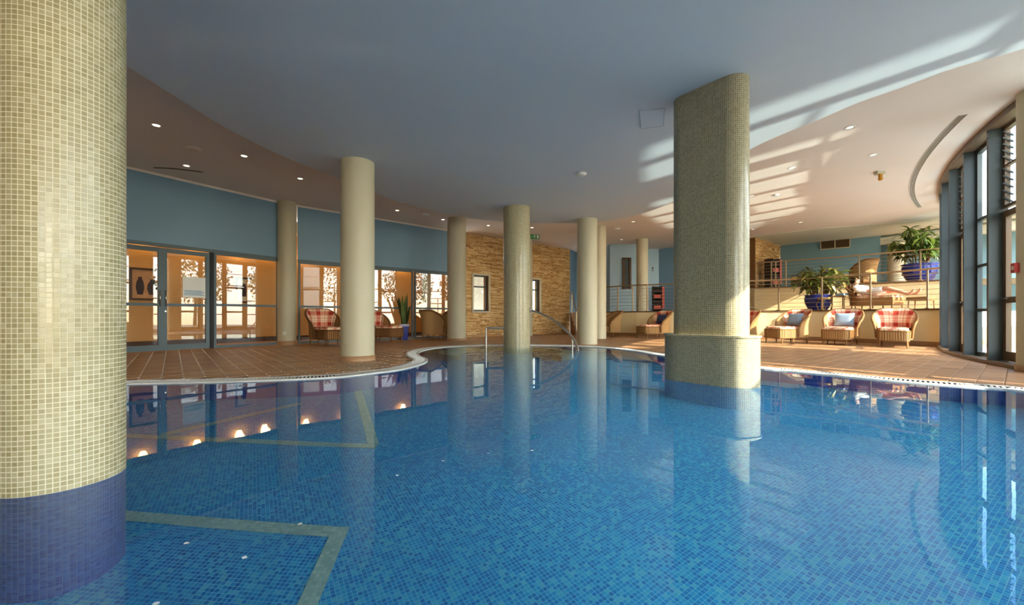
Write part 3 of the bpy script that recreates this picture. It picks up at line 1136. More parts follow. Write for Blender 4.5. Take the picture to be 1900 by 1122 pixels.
# ================================================================== COLUMNS
def round_column(x, y, r, z0, z1, mat, label, skirt=None, uvm=False):
    root = MB().lathe([(r, z0), (r, z1)], 48, (0, 0, 0), cap=False)
    o = root.build('column', mat, loc=(x, y, 0))
    tag(o, label, 'column', kind='thing')
    if skirt is not None:
        MB().lathe([(r + .014, z0), (r + .014, z0 + skirt), (r, z0 + skirt + .004)], 48, cap=False).build('skirting', SKIRT, o)
    return o
round_column(-5.92, 10.92, .225, DECK, CEIL, CREAM, 'cream column set between the glazed panels of the left wall', .10)
round_column(-2.61, 7.02, .272, DECK, CLOUD, CREAM, 'thick cream column on the brown deck beside the pool edge at left', .085)
round_column(-1.70, 12.75, .285, DECK, CEIL, CREAM, 'cream column standing where the glazing meets the stone wall', .07)
round_column(2.02, 11.15, .268, DECK, CLOUD, CREAM, 'cream column on the far pool deck just beyond the curved handrail', None)
round_column(2.90, 13.9, .25, DECK, CEIL, CREAM, 'slimmer-looking cream column half hidden behind the far deck column', None)
round_column(.535, 16.1, .26, DECK, CEIL, CREAM, 'cream column almost wholly hidden behind the tiled column in the water', None)
round_column(5.05, 16.1, .22, T1, CEIL, CREAM, 'cream column on the terrace behind the corner of the railing', None)
round_column(13.95, 15.05, .26, T2, CEIL - .355, CREAM, 'cream column on the upper terrace beside the large green plant', None)
round_column(7.04, 5.45, .27, DECK, CEIL, CREAM, 'cream column beside the glass door at the right edge', .085)
# tiled column rising from the far water
wc = tag(MB().lathe([(.32, PD), (.32, CLOUD)], 48, cap=False).build('column', M_COLT, loc=(.115, 9.95, 0)), 'tiled cream column rising from the far end of the pool', 'column', kind='thing')

# tiled column close to the viewer: real mosaic tiles on a grout core
NCX, NCY, NR = -2.092, 1.93, .2185
NROW = 65
core = MB().lathe([(NR, .0), (NR, CLOUD)], 65, cap=False).build('column', paint('pale_grout', sr(212, 206, 180), 0.8, 0.03), loc=(NCX, NCY, 0))
tag(core, 'large mosaic-tiled column in the pool, nearest of all, at the left edge', 'column', kind='thing')
ub = MB().lathe([(NR - .002, PD), (NR - .002, .0)], 65, cap=False).build('underwater_tiling', M_POOLW, core)
pit = 2 * pi * (NR + .0015) / NROW
rows = int(CLOUD / pit)
to_cam = atan2(-NCY, -NCX)
tm_ = MB().chamfer_box((0, 0, 0), (pit - .0026, pit - .0026, .003), 0, .0008).mesh('mosaic_tile')
tm_.materials.append(M_TILE_C)
allt = []
for k in range(NROW):
    a = 2 * pi * (k + .5) / NROW
    da = abs((a - to_cam + pi) % (2 * pi) - pi)
    if da > 2.0: continue
    for j in range(rows):
        z = (j + .5) * pit
        allt.append((da * .218 * 1.1 + abs(z - EYE) * .9, a, z))
allt.sort()
st_ = MB()
for i, (d_, a, z) in enumerate(allt):
    da = random.gauss(0, .012)
    if i < 300:
        o = link('mosaic_tile', tm_, core, ((NR - .0005) * cos(a), (NR - .0005) * sin(a), z))
        o.rotation_euler = (pi / 2, 0, a + pi / 2 + da)
    else:
        R = Matrix.Rotation(a + pi / 2 + da, 3, 'Z') @ Matrix.Rotation(pi / 2, 3, 'X')
        w, q, b_ = (pit - .0026) / 2, .0015, .0008
        vs = [(-w, -w, -q), (w, -w, -q), (w, w, -q), (-w, w, -q), (-w + b_, -w + b_, q), (w - b_, -w + b_, q), (w - b_, w - b_, q), (-w + b_, w - b_, q)]
        ctr = Vector(((NR - .0005) * cos(a), (NR - .0005) * sin(a), z))
        st_.faces([R @ Vector(v) + ctr for v in vs], [(4, 5, 6, 7), (0, 1, 5, 4), (1, 2, 6, 5), (2, 3, 7, 6), (3, 0, 4, 7)])
tag(st_.build('mosaic_tiles', M_TILE_C, core), kind='stuff')

# pier of stadium plan on a wider plinth, standing in the water
C1, C2 = Vector((2.125, 4.99)), Vector((2.44, 4.60))
def capsule(r, n=14):
    d = (C2 - C1).normalized()
    a0 = atan2(d.y, d.x)
    pts = [(C2.x + r * cos(a0 - pi / 2 + pi * k / n), C2.y + r * sin(a0 - pi / 2 + pi * k / n)) for k in range(n + 1)]
    pts += [(C1.x + r * cos(a0 + pi / 2 + pi * k / n), C1.y + r * sin(a0 + pi / 2 + pi * k / n)) for k in range(n + 1)]
    return pts
pier = empty('pier', (2.28, 4.79, 0))
tag(pier, 'broad round-ended tiled pier on a wider plinth standing in the pool', 'pier', kind='thing')
def rel(pts): return [(p[0] - 2.28, p[1] - 4.79) for p in pts]
MB().strip(rel(capsule(.17)), .5, CLOUD, True, smooth=True).build('shaft', M_PIERT, pier)
MB().strip(rel(capsule(.272)), 0.0, .535, True, smooth=True).build('plinth', M_PIERT, pier)
MB().strip(rel(capsule(.272)), PD, 0.0, True, smooth=True).build('underwater_plinth', M_POOLF, pier)
cp = MB()
a, b_ = rel(capsule(.287)), rel(capsule(.16))
cp.strip(a, .525, .545, True)
for i in range(len(a)):
    j = (i + 1) % len(a)
    cp.quad([(*a[i], .545), (*a[j], .545), (*b_[j], .545), (*b_[i], .545)], [a[i], a[j], b_[j], b_[i]])
cp.build('plinth_ledge', M_COLT, pier)

# ================================================================== CEILING FITTINGS
def at_ceiling(px, py, z):
    y = (z - EYE) * FPX / (HY - py)
    return pix(px, y), y
ring_me = MB().lathe([(.045, 0), (.062, -.004), (.068, -.012), (.072, 0)], 20, cap=False).mesh('downlight')
ring_me.materials.append(WHITE)
bulb_me = MB().lathe([(.0001, -.006), (.046, -.004)], 16, cap=False).mesh('lamp_face')
bulb_me.materials.append(LAMP)
bulb_dim = bulb_me.copy()
bulb_dim.materials[0] = LAMPD
LIGHTS = [(290, 232, 'lit round downlight nearest the large tiled column at left'), (453, 289, 'lit round downlight beside the ceiling edge, second from the large tiled column'),
          (346, 307, 'lit round downlight beside the short curved ceiling slot'), (557, 331, 'lit round downlight to the left of the thick cream deck column'),
          (737, 390, 'lit round downlight just right of the thick cream deck column'), (822, 407, 'lit round downlight above the column where glazing meets stone'),
          (906, 418, 'lit round downlight before the top of the stone wall'), (987, 422, 'lit round downlight above the green exit sign'),
          (1577, 236, 'round downlight in the peach ceiling closest to the blue ceiling edge at right'), (1620, 287, 'round downlight in the peach ceiling near the curved air slot'),
          (1470, 311, 'small round downlight in the peach ceiling just right of the tiled pier'), (1395, 363, 'small round downlight half behind the tiled pier'), (1485, 412, 'round downlight in the peach ceiling above the terrace plants'),
          (1175, 411, 'round downlight in front of the terrace column'), (1153, 444, 'round downlight before the pale blue terrace wall'), (1397, 425, 'tiny downlight close beside the pier over the stone terrace wall')]
for px, py, lab in LIGHTS:
    x, y = at_ceiling(px, py, CEIL)
    o = link('downlight', ring_me, None, (x, y, CEIL - .001))
    tag(o, lab, 'ceiling light', 'recessed ceiling downlights')
    link('lamp_face', bulb_me if px < 1100 else bulb_dim, o)
def ceil_disc(px, py, z, r, name, label, cat, mat=WHITE, rings=True):
    x, y = at_ceiling(px, py, z)
    o = tag(MB().lathe([(r * .2, -.03), (r * .8, -.026), (r, -.008), (r * 1.02, 0)], 24).build(name, mat, loc=(x, y, z)), label, cat)
    if rings:
        MB().lathe([(r * .55, -.031), (r * .75, -.034), (r * .78, -.024)], 24, cap=False).build('rim', mat, o)
    return o
ceil_disc(1078, 322, CLOUD, .10, 'ceiling_speaker', 'round white speaker set in the blue ceiling', 'speaker')
ceil_disc(360, 275, CEIL, .12, 'ceiling_vent', 'round air valve in the mauve ceiling between the downlights at left', 'vent', PEACH)
ceil_disc(790, 397, CEIL, .10, 'smoke_detector', 'white smoke detector on the ceiling near the glazed wall', 'smoke detector')
ceil_disc(1144, 424, CEIL, .12, 'smoke_detector', 'white smoke detector on the ceiling before the terrace corner', 'smoke detector')
ceil_disc(1440, 361, CEIL, .07, 'smoke_detector', 'small white detector on the peach ceiling beside the pier', 'smoke detector')
# short curved slot
x, y = at_ceiling(332, 315, CEIL)
cs = MB()
pts = [(-.42 + .84 * t / 10, .05 * sin(pi * t / 10) * -1.2) for t in range(11)]
for i in range(10):
    (xa, ya), (xb, yb) = pts[i], pts[i + 1]
    cs.quad([(xa, ya - .035, -.004), (xa, ya + .035, -.004), (xb, yb + .035, -.004), (xb, yb - .035, -.004)])
    cs.box(((xa + xb) / 2, (ya + yb) / 2, -.008), (.09, .012, .01))
tag(cs.build('ceiling_slot', DARKM, loc=(x, y, CEIL)), 'short curved air slot in the mauve ceiling over the corridor door', 'vent').rotation_euler = (0, 0, radians(18))
# access hatch in the blue ceiling
hx0 = [at_ceiling(px, py, CLOUD) for px, py in ((1190, 238), (1231, 233), (1233, 200), (1186, 205))]
hm = MB()
hm.prism(hx0 if sum(hx0[i][0] * hx0[(i + 1) % 4][1] - hx0[(i + 1) % 4][0] * hx0[i][1] for i in range(4)) > 0 else hx0[::-1], CLOUD - .004, CLOUD + .01)
ho = tag(hm.build('ceiling_hatch', BLUEC), 'flush square access hatch in the blue ceiling beside the tiled pier', 'hatch')
ed = MB()
for i in range(4):
    p, q = Vector(hx0[i]), Vector(hx0[(i + 1) % 4])
    ed.box(((p.x + q.x) / 2, (p.y + q.y) / 2, CLOUD - .003), ((q - p).length, .010, .008), atan2((q - p).y, (q - p).x))
ed.build('hatch_joint', paint('hatch_joint_grey', sr(166, 176, 184), 0.7), ho)
# sensor on a bracket below the peach ceiling
x, y = at_ceiling(1632, 318, CEIL)
se = tag(MB().box((0, 0, -.03), (.16, .10, .06)).build('ceiling_sensor', CREAM, loc=(x, y, CEIL)), 'small cream motion sensor on a bracket under the peach ceiling', 'sensor')
m = MB(); m.box((0, -.02, -.10), (.05, .05, .10)); m.lathe([(.03, -.19), (.045, -.16), (.03, -.13)], 12, (0, -.02, 0)); m.build('sensor_head', MUSTARD, se)

# exit sign hung from the ceiling
y = 15.2
x = pix(993, y)
ex = empty('exit_sign', (x, y, zat(439, y)), radians(14))
tag(ex, 'green running-man exit sign hanging from the ceiling before the stone wall', 'sign')
MB().box((0, 0, 0), (.34, .03, .17)).build('sign_body', GREEN, ex)
m = MB()
m.box((.095, -.017, .0), (.075, .004, .125)); m.build('door_symbol', WHITE, ex)
m = MB()
for c, sz, r in (((-.03, -.018, .018), (.03, .004, .055), .3), ((-.018, -.018, .056), (.026, .004, .026), 0), ((-.055, -.018, .03), (.05, .004, .014), .5), ((-.002, -.018, .02), (.045, .004, .013), -.4), ((-.05, -.018, -.03), (.014, .004, .06), .7), ((-.012, -.018, -.035), (.014, .004, .06), -.5), ((-.12, -.018, 0), (.05, .004, .016), 0)):
    m.box(c, sz, mat=Matrix.Rotation(r, 3, 'Y'))
m.build('runner_symbol', WHITE, ex)
m = MB()
for s_ in (-.12, .12):
    m.tube([(s_, 0, .085), (s_, 0, CEIL - zat(439, y))], .006, 6)
m.build('hanger', STEEL, ex)

# air grille on the blue terrace wall
A, B = Vector((11.3, 17.5)), Vector((13.65, 15.35))
p, q = Vector(hit(1523, A, B)), Vector(hit(1577, A, B))
c = (p + q) / 2
gz = (zat(459, c.y) + zat(446, c.y)) / 2
gr = empty('air_grille', (c.x, c.y, gz), atan2((B - A).y, (B - A).x))
tag(gr, 'long rectangular air grille high on the blue terrace wall', 'air grille')
gw, gh = (q - p).length, .34
m = MB()
for s_ in (-1, 1):
    m.box((0, -.02, s_ * gh / 2), (gw, .04, .03)); m.box((s_ * gw / 2, -.02, 0), (.03, .04, gh))
m.box((0, -.02, 0), (.03, .04, gh)); m.build('grille_frame', CREAM, gr)
for k in range(7):
    m = MB(); m.box((0, -.015, (k - 3) * .042), (gw - .03, .03, .014), mat=Matrix.Rotation(.6, 3, 'X')); m.build('slat', DARKM, gr)
MB().box((0, -.003, 0), (gw, .006, gh)).build('grille_back', BROWN, gr)

# ================================================================== RAILINGS
def railing(line, z, label, height=.98, ncab=7, every=1.5, posts=None):
    root = empty('railing', (line[0][0], line[0][1], z))
    tag(root, label, 'railing')
    o = Vector((line[0][0], line[0][1], 0))
    R = lambda p, h_: (p[0] - o.x, p[1] - o.y, h_)
    MB().tube([R(p, height) for p in line], .026, 10).build('top_rail', RAILM, root)
    for k in range(ncab):
        MB().tube([R(p, .10 + (height - .16) * k / (ncab - .5)) for p in line], .0065, 5).build('cable', CABLE, root)
    pts = posts or [(a, b2) for a, b2, _ in walk(line, every, .1)]
    for p in pts:
        mb = MB()
        mb.box((*R(p, height / 2)[:2], height / 2), (.045, .03, height), .5)
        mb.box((*R(p, 0)[:2], .01), (.10, .08, .02), .5)
        mb.build('post', RAILM, root)
    return root
r1 = offset(RISER1, -.06, False)
railing([p for p in r1 if p[0] < 4.75], T1 + .02, 'cable railing on the terrace corner before the pale blue wall', every=.62)
railing([p for p in r1 if p[0] >= 4.6], T1 + .02, 'long cable railing along the lower terrace above the plaid chairs', posts=[p for p in [(5.0, 15.35), (6.3, 14.6)]] + [hit(px, a, b2) for px, a, b2 in ((1445, (8.0, 13.72), (9.3, 12.76)), (1525, (9.0, 13.0), (9.75, 12.0)), (1615, (9.6, 12.2), (10.1, 11.0)), (1721, (10.2, 10.8), (10.5, 9.8)))])
r2_ = offset(RISER2, -.06, False)
railing(r2_, T2 + .02, 'cable railing along the upper terrace behind the plants', height=.92, posts=[hit(px, a, b2) for px, a, b2 in ((1431, (9.0, 15.45), (9.6, 15.0)), (1439, (9.0, 15.45), (9.6, 15.0)), (1458, (9.5, 15.1), (10.9, 13.9)), (1594, (10.9, 13.95), (12.1, 12.5)), (1708, (11.5, 13.2), (12.9, 11.4)))])
# stair rail
sr_ = empty('stair_railing', (2.66, 17.1, 0))
tag(sr_, 'sloping stair railing beside the end of the stone wall', 'railing')
MB().tube([(0, 0, .95), (0, 1.3, 1.85)], .024, 8).build('top_rail', RAILM, sr_)
for k in range(4):
    MB().tube([(0, 0, .25 + .17 * k), (0, 1.3, 1.1 + .17 * k)], .008, 5).build('cable', CABLE, sr_)
for y_, z0, z1 in ((0, .0, .95), (1.3, .6, 1.85)):
    MB().box((0, y_, (z0 + z1) / 2), (.04, .04, z1 - z0)).build('post', RAILM, sr_)

# pool handrails
y0, y1_ = 9.75, 9.0
ctrl = [(984, 575, 9.85), (1000, 580, 9.8), (1020, 589, 9.7), (1040, 603, 9.55), (1055, 617, 9.4), (1066, 632, 9.25), (1072, 646, 9.15), (1073, 655, 9.1)]
hr = [(pix(px, d), d, zat(py, d)) for px, py, d in ctrl]
hr.append((hr[-1][0], hr[-1][1], -.3))
root = empty('pool_handrail', (hr[-1][0], hr[-1][1], 0))
tag(root, 'curved polished steel handrail sweeping down from the tiled column into the water', 'handrail')
off_ = Vector((hr[-1][0], hr[-1][1], 0))
sm = []
for i in range(len(hr) - 1):
    for t in (0, .5):
        sm.append(Vector(hr[i]).lerp(Vector(hr[i + 1]), t) - off_)
sm.append(Vector(hr[-1]) - off_)
MB().tube(sm, .026, 10).build('rail_tube', STEEL, root)
p = Vector((pix(1062, 9.3), 9.3, 0))
MB().tube([(p.x - off_.x, p.y - off_.y, -1.0), (p.x - off_.x, p.y - off_.y, zat(626, 9.3))], .018, 8).build('rail_post', STEEL, root)
q = Vector((pix(984, 9.85), 9.85, zat(575, 9.85)))
MB().lathe([(.05, 0), (.05, .012), (.03, .02)], 14).build('wall_flange', STEEL, root).matrix_local = Matrix.Translation(q - off_) @ Matrix.Rotation(pi / 2, 4, 'Y')
dd = 9.85
root = empty('pool_handrail', (pix(902, dd), dd, 0))
tag(root, 'upright square-cornered steel handrail left of the tiled water column', 'handrail')
MB().tube([(0, 0, -1.0), (0, 0, zat(611, dd)), (.015, 0, zat(608.5, dd)), (.04, 0, zat(608, dd)), (pix(935, dd) - pix(902, dd), .0, zat(608, dd))], .024, 10).build('rail_tube', STEEL, root)
MB().lathe([(.045, 0), (.045, .012), (.026, .02)], 14).build('wall_flange', STEEL, root).matrix_local = Matrix.Translation((pix(934, dd) - pix(902, dd), 0, zat(608, dd))) @ Matrix.Rotation(-pi / 2, 4, 'Y')

# ================================================================== WICKER CHAIRS
def shell_pts(u, r_in=0.0):
    """u in [-1,1] round the back from right arm to left arm; plan of the wrap-around back (front is -y)"""
    a = u * radians(118)
    return sin(a) * (.37), .06 + cos(a) * .36
def back_h(u):
    k = abs(u)
    return .93 - .36 * max(0, (k - .34) / .66) ** 1.25
def make_chair(label, wick, plaid_on, foot=True, plain=False):
    root = empty('wicker_chair')
    tag(root, label, 'chair', 'wicker lounge chairs')
    N, Z = 28, 9
    mb = MB()
    for side in (0, 1):
        vs, uvs = [], []
        for i in range(N + 1):
            u = -1 + 2 * i / N
            x, y = shell_pts(u)
            L = Vector((x, y - .06)).normalized()
            H = back_h(u)
            for j in range(Z + 1):
                t = j / Z
                z = .17 + (H - .17) * t
                fl = .02 + .13 * max(0, t - .35) ** 1.6 * (1 + .8 * abs(u))
                th_ = 0 if side == 0 else -.035
                vs.append((x + L.x * (fl + th_), y + L.y * (fl * (1 if y > 0 else .4) + th_), z))
                uvs.append((u * .9, z))
        fs = []
        for i in range(N):
            for j in range(Z):
                f = (i * (Z + 1) + j, (i + 1) * (Z + 1) + j, (i + 1) * (Z + 1) + j + 1, i * (Z + 1) + j + 1)
                fs.append(f[::-1] if side == 0 else f)
        mb.faces(vs, fs, True, uvs)
    shell = mb.build('backrest', wick, root)
    rim, lowrim = [], []
    for i in range(N + 1):
        u = -1 + 2 * i / N
        x, y = shell_pts(u)
        L = Vector((x, y - .06)).normalized()
        fl = .02 + .13 * .65 ** 1.6 * (1 + .8 * abs(u))
        rim.append((x + L.x * (fl - .01), y + L.y * (fl * (1 if y > 0 else .4) - .01), back_h(u)))
    fr = lambda p, dz: (p[0], p[1], dz)
    a0, a1 = rim[0], rim[-1]
    rimp = [(a0[0] * .86, a0[1] - .03, .20), (a0[0] * .90, a0[1] - .05, .42)] + rim + [(a1[0] * .90, a1[1] - .05, .42), (a1[0] * .86, a1[1] - .03, .20)]
    m = MB().tube(rimp, .030, 8)
    # coils of the rolled edge carry the weave direction
    m.build('rolled_rim', wick, root)
    # seat box with a rounded foot end
    fl_ = .80 if foot else .36
    prof = [(-.31, .30), (-.33, 0.0), (-.33, -fl_ + .12), (-.27, -fl_ + .02), (-.16, -fl_), (.16, -fl_), (.27, -fl_ + .02), (.33, -fl_ + .12), (.33, 0.0), (.31, .30)]
    m = MB()
    m.strip(prof, .15, .395, True)
    m.poly(prof, .395)
    m.poly(prof, .15, flip=True)
    sb = m.build('seat_base', wick, root)
    m = MB()
    edge = prof[1:-1]
    m.tube([(*p, .39) for p in edge], .016, 6); m.tube([(*p, .16) for p in edge], .013, 6)
    m.build('base_edge', wick, sb)
    # upright canes on the front skirt
    m = MB()
    for (x_, y_, h_) in walk(prof[1:-1], .055, .03):
        m.tube([(x_ + .004 * sin(h_), y_ - .004 * cos(h_), .17), (x_ + .004 * sin(h_), y_ - .004 * cos(h_), .38)], .009, 5, False)
    tag(m.build('skirt_canes', wick, sb), kind='stuff')
    for (lx, ly) in ((-.28, -fl_ + .10), (.28, -fl_ + .10), (-.29, -.28 if foot else .0), (.29, -.28 if foot else .0), (-.27, .28), (.27, .28)):
        MB().tube([(lx * .98, ly, .18), (lx * 1.04, ly * 1.02, 0)], [.022, .015], 8).build('leg', wick, root)
    if plain: return root
    # plaid seat pad
    m = MB()
    padp = [(p[0] * .95, p[1] * .97 if p[1] < 0 else p[1] * .7) for p in prof]
    m.strip(padp, .395, .445, True)
    inner = [(p[0] * .93, p[1] * .96) for p in padp]
    for i in range(len(padp)):
        j = (i + 1) % len(padp)
        m.quad([(*padp[i], .445), (*padp[j], .445), (*inner[j], .468), (*inner[i], .468)], [padp[i], padp[j], inner[j], inner[i]])
    m.poly(inner, .468)
    m.build('seat_pad', PLAID, root)
    # plaid back pad following the shell, thick and bulging
    N2, Z2 = 20, 8
    vs, uvs = [], []
    for i in range(N2 + 1):
        u = -.70 + 1.40 * i / N2
        x, y = shell_pts(u)
        L = Vector((x, y - .06)).normalized()
        H = back_h(u) + .012
        for j in range(Z2 + 1):
            t = j / Z2
            z = .455 + (H - .455) * t
            fl = .02 + .13 * max(0, (z - .17) / (back_h(u) - .17) - .35) ** 1.6 * (1 + .8 * abs(u))
            bulge = .045 + .05 * sqrt(max(0, sin(pi * min(max(t, .02), .98)))) * sqrt(max(0.0, cos(u * 1.9)))
            vs.append((x + L.x * (fl - bulge), y + L.y * (fl - bulge), z))
            uvs.append((u * .62, z * 1.0))
    front = len(vs)
    for i in range(N2 + 1):
        u = -.70 + 1.40 * i / N2
        x, y = shell_pts(u)
        L = Vector((x, y - .06)).normalized()
        H = back_h(u) + .012
        for j in range(Z2 + 1):
            t = j / Z2
            z = .455 + (H - .455) * t
            fl = .02 + .13 * max(0, (z - .17) / (back_h(u) - .17) - .35) ** 1.6 * (1 + .8 * abs(u))
            vs.append((x + L.x * (fl - .037), y + L.y * (fl - .037), z))
            uvs.append((u * .62, z))
    fs = []
    for i in range(N2):
        for j in range(Z2):
            a = i * (Z2 + 1) + j
            b2 = a + Z2 + 1
            fs.append((a, b2, b2 + 1, a + 1))
    for j in range(Z2):
        for i in (0, N2):
            a = i * (Z2 + 1) + j
            fs.append((a, a + 1, front + a + 1, front + a))
    for i in range(N2):
        for j in (0, Z2):
            a = i * (Z2 + 1) + j
            b2 = a + Z2 + 1
            fs.append((a, b2, front + b2, front + a))
    m = MB()
    m.faces(vs, fs, True, uvs)
    m.build('back_pad', PLAID, root)
    return root

proto_n = make_chair('wicker chaise with red plaid pads and no cushion, closest to the facade', WICKER, True)
proto_d = make_chair('plaid wicker chaise left of the thick cream deck column, against the glazing', WICKERD, True)
proto_p = make_chair('plain wicker armchair without pads, before the terrace wall at the railing corner', WICKER, False, foot=False, plain=True)
for p_ in (proto_n, proto_d, proto_p): p_.scale = (.86, .92, 1)
def face(ax, ay): return atan2(ay, ax) + pi / 2
proto_n.location = (9.52, 10.34, DECK); proto_n.rotation_euler = (0, 0, face(-.70, -.71))
c2_ = dup(proto_n, (8.80, 11.05, DECK), face(-.80, -.60)); c2_['label'] = 'sunlit plaid wicker chaise with pale blue cushion, middle of the row by the facade'
c1_ = dup(proto_n, (7.82, 11.6, DECK), face(-.95, -.30)); c1_['label'] = 'plaid wicker chaise with pale blue cushion, foot end turned left, next to the pier'
c0_ = dup(proto_n, (7.25, 13.0, DECK), face(-.9, -.4)); c0_['label'] = 'plaid wicker chaise almost hidden behind the tiled pier'
cc_ = dup(proto_n, (5.05, 14.35, DECK), face(-.93, -.36)); cc_['label'] = 'plaid wicker chaise with navy cushion left of the pier, against the terrace wall'
proto_d.location = (-4.98, 10.98, DECK); proto_d.rotation_euler = (0, 0, face(.75, -.66))
cl_ = dup(proto_d, (-3.95, 12.25, DECK), face(.93, -.36)); cl_['label'] = 'plaid wicker chaise right of the thick cream deck column, beside the snake plant'
proto_p.location = (3.62, 15.35, DECK); proto_p.rotation_euler = (0, 0, face(-.98, -.2))
pa = dup(proto_p, (-2.52, 13.35, DECK), face(.55, .84)); pa['label'] = 'wicker armchair seen from behind at the glazing, between snake plant and column'
pb = dup(proto_p, (-1.98, 13.85, DECK), face(-.5, .85)); pb['label'] = 'wicker armchair half hidden behind the column at the end of the glazing'
pc = dup(proto_p, (12.45, 14.75, T2), face(-.15, 1)); pc['label'] = 'wicker armchair seen from behind on the upper terrace below the air grille'

def pillow(w, h, t, mat, label, loc, rot):
    m = MB()
    N = 8
    for s_ in (1, -1):
        vs, uvs = [], []
        for i in range(N + 1):
            for j in range(N + 1):
                u, v = -1 + 2 * i / N, -1 + 2 * j / N
                pinch = 1 - .06 * (1 - abs(u)) * 0 - .07 * (abs(u) * abs(v)) * -1
                b_ = ((1 - u ** 4) * (1 - v ** 4)) ** .55
                vs.append((u * w / 2 * (1 - .07 * (1 - v * v) * abs(u)), s_ * t / 2 * b_, v * h / 2 * (1 - .07 * (1 - u * u) * abs(v))))
                uvs.append((u * w, v * h))
        fs = []
        for i in range(N):
            for j in range(N):
                a = i * (N + 1) + j
                f = (a, a + N + 1, a + N + 2, a + 1)
                fs.append(f if s_ < 0 else f[::-1])
        m.faces(vs, fs, True, uvs)
    o = m.build('cushion', mat)
    tag(o, label, 'cushion', 'loose blue cushions')
    o.location = loc
    o.rotation_euler = rot
    return o
def on_chair(ch, lx, ly, lz, tilt, w, h, mat, label, yaw=0):
    rz_ = ch.rotation_euler[2]
    x = ch.location.x + lx * cos(rz_) - ly * sin(rz_)
    y = ch.location.y + lx * sin(rz_) + ly * cos(rz_)
    pillow(w, h, .13, mat, label, (x, y, ch.location.z + lz), (tilt, 0, rz_ + yaw))
on_chair(c2_, 0, .14, .66, -.28, .44, .36, CUSHB, 'pale blue cushion leaning on the middle sunlit plaid chaise')
on_chair(c1_, 0, .12, .66, -.28, .44, .36, CUSHB, 'pale blue cushion leaning on the plaid chaise next to the pier')
on_chair(cc_, .02, .13, .66, -.28, .44, .34, CUSHD, 'navy cushion leaning on the plaid chaise left of the pier')

# small wicker side table with a folded towel on the lower terrace
tb = empty('wicker_table', (10.0, 12.52, T1), .3)
tag(tb, 'small wicker table beside the sunbather on the lower terrace', 'table')
m = MB(); m.box((0, 0, .43), (.50, .40, .03)); m.build('table_top', WICKER, tb)
for lx, ly in ((-.22, -.17), (.22, -.17), (-.22, .17), (.22, .17)):
    MB().tube([(lx, ly, .42), (lx * 1.05, ly * 1.05, 0)], .014, 8).build('leg', WICKER, tb)
m = MB()
for k in range(9):
    m.tube([(-.2 + .05 * k, -.18, .42), (-.2 + .05 * k, -.18, .30)], .008, 5)
m.build('apron', WICKER, tb)
m = MB()
for k in range(3):
    m.chamfer_box((0, 0, .012 + .022 * k), (.34 - .02 * k, .26 - .02 * k, .022), 0, .008)
tag(m.build('folded_towel', CUSHB, loc=(9.99, 12.51, T1 + .446)), 'folded pale towel lying on the small wicker table', 'towel').rotation_euler = (0, 0, .3)
# wicker stool
so_ = empty('wicker_stool', (9.62, 12.78, T1), 0)
tag(so_, 'round wicker stool between the planter and the small table', 'stool')
MB().lathe([(.17, .34), (.19, .38), (.16, .41)], 20).build('seat', WICKER, so_)
for k in range(4):
    a = pi / 4 + k * pi / 2
    MB().tube([(.12 * cos(a), .12 * sin(a), .36), (.2 * cos(a), .2 * sin(a), .2), (.15 * cos(a), .15 * sin(a), 0)], .016, 6).build('leg', WICKER, so_)
# towel racks
def towel_rack(x, y, z, rz_, label):
    r_ = empty('towel_rack', (x, y, z), rz_)
    tag(r_, label, 'towel rack')
    m = MB()
    m.box((-.17, 0, .55), (.03, .35, 1.1)); m.box((.17, 0, .55), (.03, .35, 1.1)); m.box((0, .16, .55), (.34, .02, 1.1))
    m.build('rack_frame', ROBED, r_)
    for k in range(5):
        MB().box((0, 0, .12 + .235 * k), (.31, .33, .02)).build('shelf', ROBED, r_)
        if k < 4:
            w = MB()
            for q in range(2):
                w.chamfer_box((0, -.02, .17 + .235 * k + .075 * q), (.28, .28, .07), 0, .02)
            w.build('towel_stack', CORAL if k % 2 == 0 else ROBED, r_)
    w = MB(); w.box((.23, -.02, .62), (.10, .26, .92)); w.build('hung_towel', CORAL, r_)
towel_rack(6.15, 17.6, T1, -.2, 'dark towel rack with coral towels on the terrace left of the pier')
towel_rack(9.75, 15.55, T2, .3, 'dark towel rack with coral towels before the upper stone wall')
# low mustard bench on the upper terrace
bn = empty('bench', (11.0, 15.3, T2), -.7)
tag(bn, 'low bench with mustard seat on the upper terrace behind the planter', 'bench')
MB().chamfer_box((0, 0, .36), (1.1, .42, .10), 0, .02).build('seat', MUSTARD, bn)
for lx in (-.48, .48):
    for ly in (-.16, .16):
        MB().box((lx, ly, .155), (.05, .05, .31)).build('leg', BROWN, bn)

